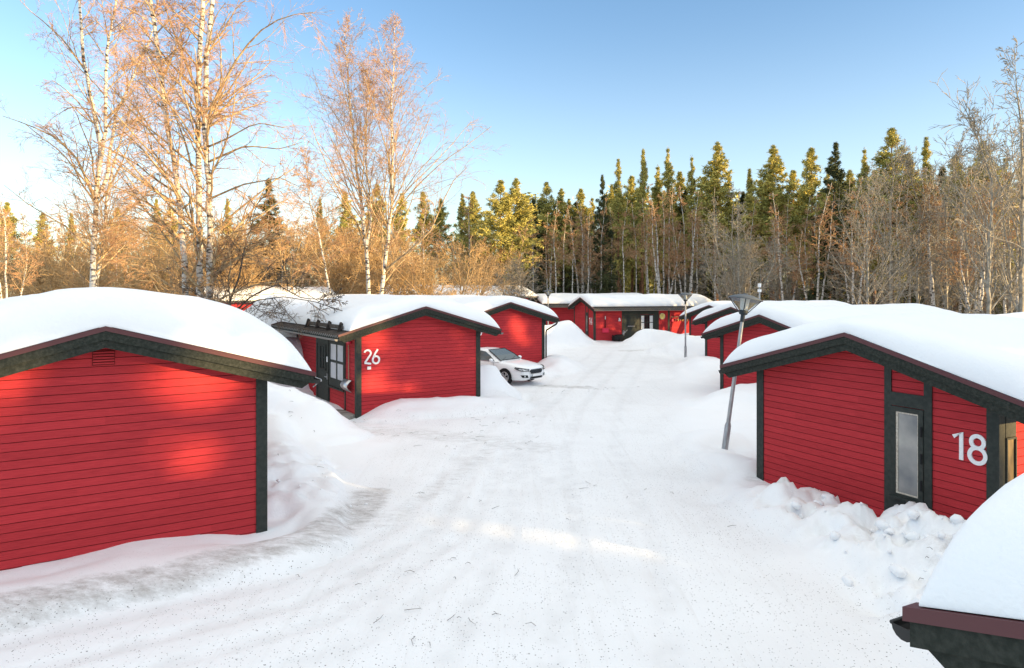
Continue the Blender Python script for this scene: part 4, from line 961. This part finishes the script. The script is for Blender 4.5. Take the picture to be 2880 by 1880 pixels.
# leaning thin birch
Y5 = 41.0; b5 = px2w(926, 1010, Y5); b5 = (b5[0], b5[1], 0.0)
st5 = [(grounded(traced([(926, 805), (895, 653), (871, 575), (862, 470), (856, 380)], Y5, b5)), .085)]
plant_tree(birch_tree(rng, st5, 9, 34, 3.4, 8, 6, 3, rt=.006, t1=(.3, .98)), b5, 'thin leaning reddish birch left of the birch pair', 'birch_tree')
# bare dark tree right of the triple birch
Y6 = 27.0; b6 = px2w(640, 1110, Y6); b6 = (b6[0], b6[1], 0.0)
st6 = [(grounded(traced([(640, 870), (668, 790), (690, 700), (714, 600), (745, 530)], Y6, b6)), .075),
       (grounded(traced([(650, 880, .5), (640, 800, .6), (655, 730, .7), (640, 640, .9)], Y6, b6)), .06),
       (grounded(traced([(660, 880, -.5), (710, 830, -1), (780, 800, -1.4), (850, 840, -1.8), (960, 845, -2.4)], Y6, b6)), .06),
       (grounded(traced([(620, 880, -.5), (560, 830, -1), (480, 770, -1.4), (420, 735, -1.8)], Y6, b6)), .055),
       (grounded(traced([(655, 885, -.6), (720, 845, -1.2), (800, 835, -1.8), (890, 850, -2.3), (985, 885, -2.8)], Y6, b6)), .045)]
plant_tree(birch_tree(rng, st6, 6, 12, 2.5, 7, 5, 3, rt=.005, mats=('darkbark', 'darkbark', 'twigdark'), t1=(.15, .98)), b6, 'dark bare multi stemmed tree right of the triple birch, twigs over house 26', 'bare_tree')

# ---- prototypes for the woods
def straight_birch(seed, H, n1=40, l1=1.5, lean=.4, r=.09, mats=('birch', 'limb', 'twig'), n2=6, n3=5, n4=3, rt=.012, t1=(.4, .98), stems=1, spread=0.0, ang1=(26, 48)):
    g = np.random.default_rng(seed); S = []
    for k in range(stems):
        a = g.uniform(0, 6.28); q = g.uniform(.5, 1) * spread; h = H * (1 if k == 0 else g.uniform(.7, .98))
        S.append(([(.1 * math.cos(a), .1 * math.sin(a), -.3), (q * .45 * math.cos(a), q * .45 * math.sin(a), h * .35), (q * .85 * math.cos(a) + g.normal() * lean * .4, q * .85 * math.sin(a), h * .7), (q * math.cos(a) + g.normal() * lean, q * math.sin(a) + g.normal() * lean, h)], r))
    return birch_tree(g, S, H, n1, l1, n2, n3, n4, rt=rt, mats=mats, t1=t1, ang1=ang1)
def needles_mesh(g, P, size, n, mat_, droop=0.0, flat=.5, szf=1.0):
    """tufts of blades at points P (m,3): triangles spread round each point"""
    m = len(P); d = g.normal(size=(m, n, 3)); d[..., 2] = d[..., 2] * flat + .25 - droop; d /= np.linalg.norm(d, axis=2, keepdims=True)
    sz = size * g.uniform(.6, 1.3, (m, n, 1)) * szf; w = np.cross(d, g.normal(size=d.shape)); w /= np.linalg.norm(w, axis=2, keepdims=True)
    c = P[:, None, :] + g.normal(size=d.shape) * size * .25
    a = c - w * sz * .17; b = c + w * sz * .17; t = c + d * sz
    V = np.stack([a, b, t], 2).reshape(-1, 3); F = np.arange(len(V)).reshape(-1, 3)
    return np_mesh('crown', V, F, M[mat_])
def conifer(seed, H, kind):
    g = np.random.default_rng(seed)
    if kind == 'pine':
        n = 105; t = np.sort(.34 + .655 * g.random(n) ** .85); R_ = H * .27 * np.clip(1.0 - t, .006, .55) ** .85 * g.uniform(.35, 1.2, n); el = .2 + .75 * t; tuft = 15; sz = H * .0165; nb = 9; dr = -.15
    elif kind == 'slim':
        n = 105; t = np.sort(.28 + .715 * g.random(n) ** .85); R_ = H * .19 * np.clip(1.0 - t, .006, .6) ** .9 * g.uniform(.35, 1.2, n); el = .35 + .7 * t; tuft = 12; sz = H * .0145; nb = 9; dr = -.2
    else:
        n = 170; t = np.sort(.06 + .935 * g.random(n) ** .9); R_ = H * .22 * np.clip(1.0 - t, .006, 1) ** .95 * g.uniform(.5, 1.15, n); el = -.25 + .8 * t ** 2; tuft = 15; sz = H * .017; nb = 9; dr = .25
    az = g.uniform(0, 2 * np.pi, n); d = np.stack([np.cos(az) * np.cos(el), np.sin(az) * np.cos(el), np.sin(el)], -1)
    K = 5; s = np.linspace(0, 1, K); base = np.stack([np.zeros(n), np.zeros(n), t * H], -1)
    B = base[:, None] + d[:, None] * (R_[:, None] * s)[..., None]
    B[..., 2] += (.12 if kind != 'spruce' else .10) * R_[:, None] * (s ** 2)[None]
    BR = np.maximum(.02 * (1 - .7 * s)[None] * np.ones((n, 1)), .012)
    ts = np.clip(1 - g.random((n, tuft)) ** 1.6 * .75, .15, 1); i = np.minimum((ts * (K - 1)).astype(int), K - 2); f = (ts * (K - 1) - i)[..., None]
    m_ = np.arange(n)[:, None]; P = B[m_, i] * (1 - f) + B[m_, i + 1] * f
    P = P + g.normal(size=P.shape) * (R_[:, None, None] * .26) * (1.15 - ts[..., None])
    P = P.reshape(-1, 3)
    top = np.array([[0, 0, H * (1 - .012 * k)] for k in range(6)]); P = np.concatenate([P, top])
    cr = needles_mesh(g, P, sz, nb, 'spruce' if kind == 'spruce' else 'pine', droop=dr, flat=.8 if kind != 'spruce' else .5, szf=np.clip(.45 + (1 - P[:, 2] / H) * 2.2, .45, 1)[:, None, None])
    tp = resample([(0, 0, -.3), (g.normal() * .12, g.normal() * .12, H * .5), (0, 0, H)], 12)[None]; tR = (H * .0105 * (1 - np.linspace(0, 1, 12) * .93))[None]
    tr = np_mesh('trunk', *tubes_np(tp, tR, 8), M['pinebark' if kind != 'spruce' else 'darkbark'], True)
    li = np_mesh('branches', *tubes_np(B, BR, 4), M['limb' if kind != 'spruce' else 'darkbark'], True)
    return tr, li, cr
PR = {
    'pine': [conifer(s, 16, 'pine') for s in (31, 32, 33)],
    'slim': [conifer(s, 16, 'slim') for s in (41, 42, 43)],
    'spruce': [conifer(s, 15, 'spruce') for s in (51, 52)],
    'birch': [straight_birch(s, 13, 26, 2.0, r=.1, stems=1, n4=2, n3=4, t1=(.5, .98), rt=.010) for s in (61, 62, 63)] + [straight_birch(64, 13, 20, 2.0, r=.095, stems=3, spread=1.2, n4=2, n3=4, t1=(.45, .98), rt=.010)],
    'bare': [straight_birch(s, 12, 30, 4.4, r=.12, mats=('greybark', 'greybark', 'twiggrey'), t1=(.15, .97), lean=.7, rt=.011, n2=7, n3=4, n4=1, ang1=(18, 38)) for s in (71, 72)],
    'fan': [straight_birch(s, 12, 18, 3.0, r=.09, mats=('greybark', 'greybark', 'twiggrey'), t1=(.18, .97), stems=9, spread=3.6, n4=1, rt=.011, ang1=(14, 34)) for s in (81,)],
    'thicket': [straight_birch(s, 6.5, 12, 2.4, r=.05, mats=('limb', 'twig2', 'twig2'), t1=(.12, .98), stems=5 + s % 3, spread=1.6 + .4 * (s % 4), n4=2, n3=4, rt=.008, ang1=(14, 36)) for s in (91, 92, 94, 95)],
    'greythicket': [straight_birch(s, 6.5, 16, 2.4, r=.05, mats=('greybark', 'greybark', 'twiggrey'), t1=(.12, .98), stems=7, spread=2.4, n4=1, rt=.009, ang1=(16, 38)) for s in (93,)],
}
NAMES = {'pine': 'pine_tree', 'slim': 'pine_tree', 'spruce': 'spruce_tree', 'birch': 'birch_tree', 'bare': 'bare_tree', 'fan': 'bare_tree', 'thicket': 'bare_thicket', 'greythicket': 'bare_thicket'}
HT = {'pine': 16, 'slim': 16, 'spruce': 15, 'birch': 13, 'bare': 12, 'fan': 12, 'thicket': 6.5, 'greythicket': 6.5}
tr_rng = random.Random(5)
def forest_tree(kind, px, pytop, Y, label, group=None, var=None, wide=1.0, gz=0.0):
    k = var if var is not None else tr_rng.randrange(len(PR[kind])); X = (px - CX) / FPX * Y; zt = CAM_H - (pytop - HZ) / FPX * Y
    s = (zt - gz) / HT[kind]
    return plant_tree(PR[kind][k], (X, Y, gz), label, NAMES[kind], group, (s * wide, s * wide, s), tr_rng.random() * 6.28)
# single trees one can point at, right-hand wood
forest_tree('spruce', 2350, 403, 62, 'single very dark spruce standing above the pale trees on the right', var=0, wide=1.05)
forest_tree('pine', 1408, 508, 72, 'broad yellow green pine, first of the right wood beside the bare thicket', var=0, wide=1.5)
forest_tree('pine', 1452, 503, 74, 'broad yellow green pine, right half of the bushy pair', var=2, wide=1.5)
forest_tree('fan', 2078, 515, 56, 'pale many stemmed fan shaped bare tree behind the tilted lamp', var=0, wide=1.05)
forest_tree('bare', 2505, 420, 50, 'grey bare tree rising behind the roof of house 18', var=0, wide=1.0)
forest_tree('bare', 2780, 290, 42, 'tall grey bare tree near the right edge, lower than its neighbour', var=1, wide=.95)
forest_tree('bare', 2875, 125, 42, 'tallest bare tree, cut by the right edge', var=0, wide=.9)
forest_tree('spruce', 1694, 493, 78, 'small dark spruce between pines behind the far clock house', var=1, wide=.8)
forest_tree('greythicket', 1391, 712, 66, 'low purple grey bare shrub at the start of the wood', var=0, wide=1.1)
for (px, py, w) in ((1739, 448, 1.0), (1809, 420, .9), (1879, 414, 1.0), (1945, 439, .9), (2018, 402, 1.35), (2175, 411, 1.35), (2281, 417, 1.2), (2432, 417, 1.0), (2508, 363, 1.4), (2605, 387, 1.1), (2686, 440, 1.2), (2765, 399, 1.2), (2108, 475, 1.1)):
    Yf = 84 - max(0, px - 1900) * .028
    forest_tree('slim' if w < 1.2 else 'pine', px, py, Yf, 'slender green pine spire standing out above the right wood', 'pine spires of the right wood', wide=w * 1.02)
for (px, py) in ((1537, 514), (1579, 532), (1634, 532), (1776, 496), (1851, 466), (1912, 484), (1600, 560), (1500, 560), (1665, 555), (1720, 520), (1980, 500), (2050, 490), (2140, 520), (2230, 480), (2330, 470), (2390, 480), (2460, 480), (2560, 450), (2650, 470), (2730, 470), (2830, 440), (2880, 420), (1520, 560), (1560, 575), (1620, 570), (1700, 550), (1745, 540), (1800, 530), (1880, 520), (1930, 530), (2090, 540), (2190, 520), (2260, 520), (2360, 510), (2420, 500), (2500, 480), (2610, 480), (2700, 460), (2780, 470)):
    Yf = 90 - max(0, px - 1850) * .030
    forest_tree(tr_rng.choice(['slim', 'pine', 'slim', 'pine', 'spruce']), px, py, Yf, 'dark lower conifer filling the right wood between the spires', 'lower conifers of the right wood', wide=1.3)
for (px, py) in ((1500, 590), (1545, 600), (1610, 590), (1655, 600), (1720, 580), (1790, 570), (1900, 560), (2110, 560), (2180, 540), (2270, 550), (2330, 520), (2430, 520), (2480, 520), (2530, 470), (2610, 470), (2680, 490), (2730, 460), (2790, 470), (1564, 560), (1585, 575), (1637, 570), (1676, 560), (1691, 555), (1866, 520), (1882, 515), (1927, 520), (2214, 560), (2396, 500), (2440, 540), (2700, 480), (2746, 470), (2828, 430), (2560, 500), (2640, 470), (2300, 540), (1755, 560), (2010, 560), (1830, 560), (1960, 570), (2350, 560), (2860, 480)):
    Yf = 76 - max(0, px - 1900) * .026 + tr_rng.uniform(-2, 3)
    forest_tree('birch', px, py, Yf, 'thin white stemmed birch at the front of the right wood', 'thin birches along the right wood', wide=1.0)
for (px, py, Y) in ((1520, 680, 90), (1710, 690, 88), (1900, 680, 84), (2250, 660, 66), (2420, 650, 60), (2600, 630, 58), (2820, 640, 54)):
    forest_tree('greythicket', px, py + 20, Y, 'low grey undergrowth bush at the foot of the right wood', 'undergrowth bushes of the right wood')
for (px, py) in ((2580, 420), (2660, 400), (2840, 330), (2440, 470), (2720, 380)):
    forest_tree('bare', px, py, 50 + tr_rng.uniform(-3, 6), 'grey bare tree among the pale right edge trees', 'grey bare trees at the right', wide=.9)
for (px, py, Y) in ((1868, 515, 73), (1930, 535, 74), (2215, 545, 62), (2290, 520, 60), (2400, 505, 57), (1640, 560, 78), (2640, 470, 50), (2740, 460, 47)):
    forest_tree('birch', px, py, Y, 'bushy pinkish birch clump with several white stems in the right wood', 'birch clumps of the right wood', var=3, wide=1.25)
# left wood
for k in range(34):
    px = -60 + 1400 * (k + tr_rng.random()) / 34; py = 590 + tr_rng.uniform(-60, 60); Y = tr_rng.uniform(58, 82)
    forest_tree('birch', px, py, Y, 'golden bare birch in the sunlit left wood', 'golden birches of the left wood', wide=1.35)
for k in range(40):
    px = -60 + 1420 * (k + tr_rng.random()) / 40; py = 680 + tr_rng.uniform(-95, 50); Y = tr_rng.uniform(50, 74)
    forest_tree('thicket', px, py, Y, 'golden brown bare thicket under the left wood', 'bare thickets of the left wood', wide=1.15)
for (px, py, Y, kd) in ((756, 502, 66, 'spruce'), (20, 570, 80, 'pine'), (120, 600, 80, 'pine'), (440, 560, 84, 'slim'), (480, 580, 84, 'pine'), (970, 540, 90, 'pine'), (1060, 520, 92, 'pine'), (1130, 545, 90, 'pine'), (1190, 540, 92, 'pine'), (1240, 560, 92, 'pine'), (1300, 545, 92, 'slim'), (1330, 540, 90, 'pine'), (640, 560, 86, 'slim'), (330, 585, 86, 'pine'), (200, 600, 86, 'slim'), (900, 560, 92, 'slim')):
    forest_tree(kd, px, py, Y, 'brownish pointed spruce behind the triple birch' if kd == 'spruce' else 'yellow green pine behind the left birches', None if kd == 'spruce' else 'pines behind the left birches', wide=1.3)
forest_tree('birch', 30, 480, 46, 'pale birch at the very left edge', var=3, wide=1.0)

# the wood as one mass: behind the single trees, and to the right of the frame where it shades the lane
def woodland(name, label, spots, seed, fol=('pine',), blade=.04, nb=110, gaps=()):
    g = np.random.default_rng(seed); VT = []; VB = []; FB = []; o = 0
    for (x, y, H, kind) in spots:
        n = nb; t = g.uniform(.08 if kind == 'spruce' else .30, .99, n); Rr = H * (.19 if kind == 'spruce' else .2) * np.clip(1.01 - t, .01, 1) ** .9 * g.uniform(.3, 1.1, n); az = g.uniform(0, 6.28, n)
        P = np.stack([x + Rr * np.cos(az), y + Rr * np.sin(az), t * H], -1)
        m = 10; d = g.normal(size=(n, m, 3)); d[..., 2] = d[..., 2] * .5 - .1; d /= np.linalg.norm(d, axis=2, keepdims=True)
        sz = H * blade * g.uniform(.6, 1.2, (n, m, 1)); w = np.cross(d, g.normal(size=d.shape)); w /= np.linalg.norm(w, axis=2, keepdims=True)
        c = P[:, None] + g.normal(size=d.shape) * H * .015
        tri = np.stack([c - w * sz * .2, c + w * sz * .2, c + d * sz], 2).reshape(-1, 3, 3)
        for (q, r_) in gaps:          # blades cut away along sun rays so sunlight reaches chosen patches
            e = tri.mean(1) - np.array(q); al = e @ SUNV; tri = tri[np.linalg.norm(e - al[:, None] * SUNV, axis=1) > r_ + .4]
        VT.append(tri.reshape(-1, 3))
        tp = np.array([[[x, y, -.3], [x + g.normal() * .2, y, H * .5], [x, y, H * .95]]]); v, q = tubes_np(tp, np.array([[.13, .1, .03]]), 6); VB.append(v); FB.append(q + o); o += len(v)
    V = np.concatenate(VT); me = np_mesh(name, np.concatenate([V] + VB), np.zeros((0, 3), int), None)
    bpy.data.meshes.remove(me)
    F3 = np.arange(len(V)).reshape(-1, 3); Q = np.concatenate(FB) + len(V)
    allV = np.concatenate([V] + VB); me = bpy.data.meshes.new(name)
    loops = np.concatenate([F3.ravel(), Q.ravel()]).astype(np.int32); st = np.concatenate([np.arange(len(F3)) * 3, len(F3) * 3 + np.arange(len(Q)) * 4]).astype(np.int32); tot = np.concatenate([np.full(len(F3), 3), np.full(len(Q), 4)]).astype(np.int32)
    me.vertices.add(len(allV)); me.vertices.foreach_set('co', allV.astype(np.float32).ravel())
    me.loops.add(len(loops)); me.loops.foreach_set('vertex_index', loops)
    me.polygons.add(len(st)); me.polygons.foreach_set('loop_start', st); me.polygons.foreach_set('loop_total', tot)
    me.materials.append(M[fol[0]]); me.materials.append(M['darkbark'])
    me.polygons.foreach_set('material_index', np.concatenate([np.zeros(len(F3), np.int32), np.ones(len(Q), np.int32)]))
    me.update(calc_edges=True)
    return tag(link(name, me), label, 'woodland', None, 'stuff')
SUNV = np.array(to_sun)
def on_wall(Mx, px, py):
    inv = Mx.inverted(); o = inv @ Vector((0, 0, CAM_H)); d = (inv.to_3x3() @ Vector(((px - CX) / FPX, 1, -(py - HZ) / FPX))); t = -o.y / d.y
    return tuple(Mx @ (o + d * t))
SUN_CUTS = [(on_wall(MA, *q[:2]), q[2]) for q in ((650, 1050, .26), (560, 1062, .08), (470, 1040, .08), (600, 1278, .12), (530, 1295, .06), (3, 1075, .2))]  # points meant to be sunlit, each with the radius cut through the unseen wood
SUN_CUTS += [(on_wall(M26, *q[:2]), q[2]) for q in ((1062, 948, .32), (1215, 912, .1), (1283, 958, .22), (1125, 1000, .1), (1150, 1112, .28), (1338, 1015, .12))]
SUN_CUTS += [(on_wall(MC, *q[:2]), q[2]) for q in ((1440, 905, .15), (1455, 940, .2))]
SUN_CUTS += [(px2w(q[0], q[1], q[2]), q[3]) for q in ((1565, 878, 67.5, .5), (1590, 880, 68, .5), (1612, 884, 68.5, .4), (620, 955, 14, .7), (700, 985, 14, .5), (840, 1290, 16, .5), (900, 1310, 15.5, .4), (960, 1330, 15, .3),
         (1380, 1390, 14.1, .08), (1500, 1410, 13.6, .1), (1620, 1430, 13.2, .1), (1740, 1455, 12.6, .08), (1520, 1505, 11.7, .18), (1600, 1525, 11.4, .15), (2650, 870, 17, .3), (2800, 930, 14.5, .25), (2860, 1230, 11.5, .4))]
wr = random.Random(21)
sp = []
for k in range(95):
    px = 1320 + wr.random() * 1700; Y = 98 - max(0, px - 1900) * .03 + wr.uniform(0, 26); top = 560 - max(0, px - 1600) * .05 + wr.uniform(-20, 60)
    sp.append(((px - CX) / FPX * Y, Y, CAM_H - (top - HZ) / FPX * Y, 'spruce'))
woodland('woodland', 'deep pine wood filling the gaps between the right hand trees', sp, 3, ('pine',))
sp = []
for k in range(110):
    px = 1330 + wr.random() * 1650; Y = 88 - max(0, px - 1900) * .028 + wr.uniform(0, 10); sp.append(((px - CX) / FPX * Y, Y, wr.uniform(3.5, 7.5), 'spruce'))
woodland('woodland', 'low dark young spruces at the foot of the right wood', sp, 4, ('spruce',))
sp = []
for k in range(165):
    s = wr.random(); a = wr.uniform(0, 22)
    # a belt from beside the frame's right edge round to behind the camera
    bx, by = (47 + 8 * math.sin(s * 5) + 26 * max(0, .25 - s), 56 - 106 * s); sp.append((bx + a, by + wr.uniform(-2, 2), (wr.uniform(6, 9) if s < .34 else wr.uniform(12.5, 17)), wr.choice(['pine', 'pine', 'spruce'])))
for q in ((50, 1.8), (52, 3.4), (56, -.6), (60, -2.6), (64, -3.4), (54, 1.0), (58, .6), (62, -1.2), (48, 4.6)): sp.append((q[0], q[1], 16.0, 'spruce'))  # trees added out of view to shade the gable of house 26
woodland('woodland', 'unseen pine wood right of the lane, with openings cut for sun patches', sp, 5, ('pine',), .085, 120, SUN_CUTS)
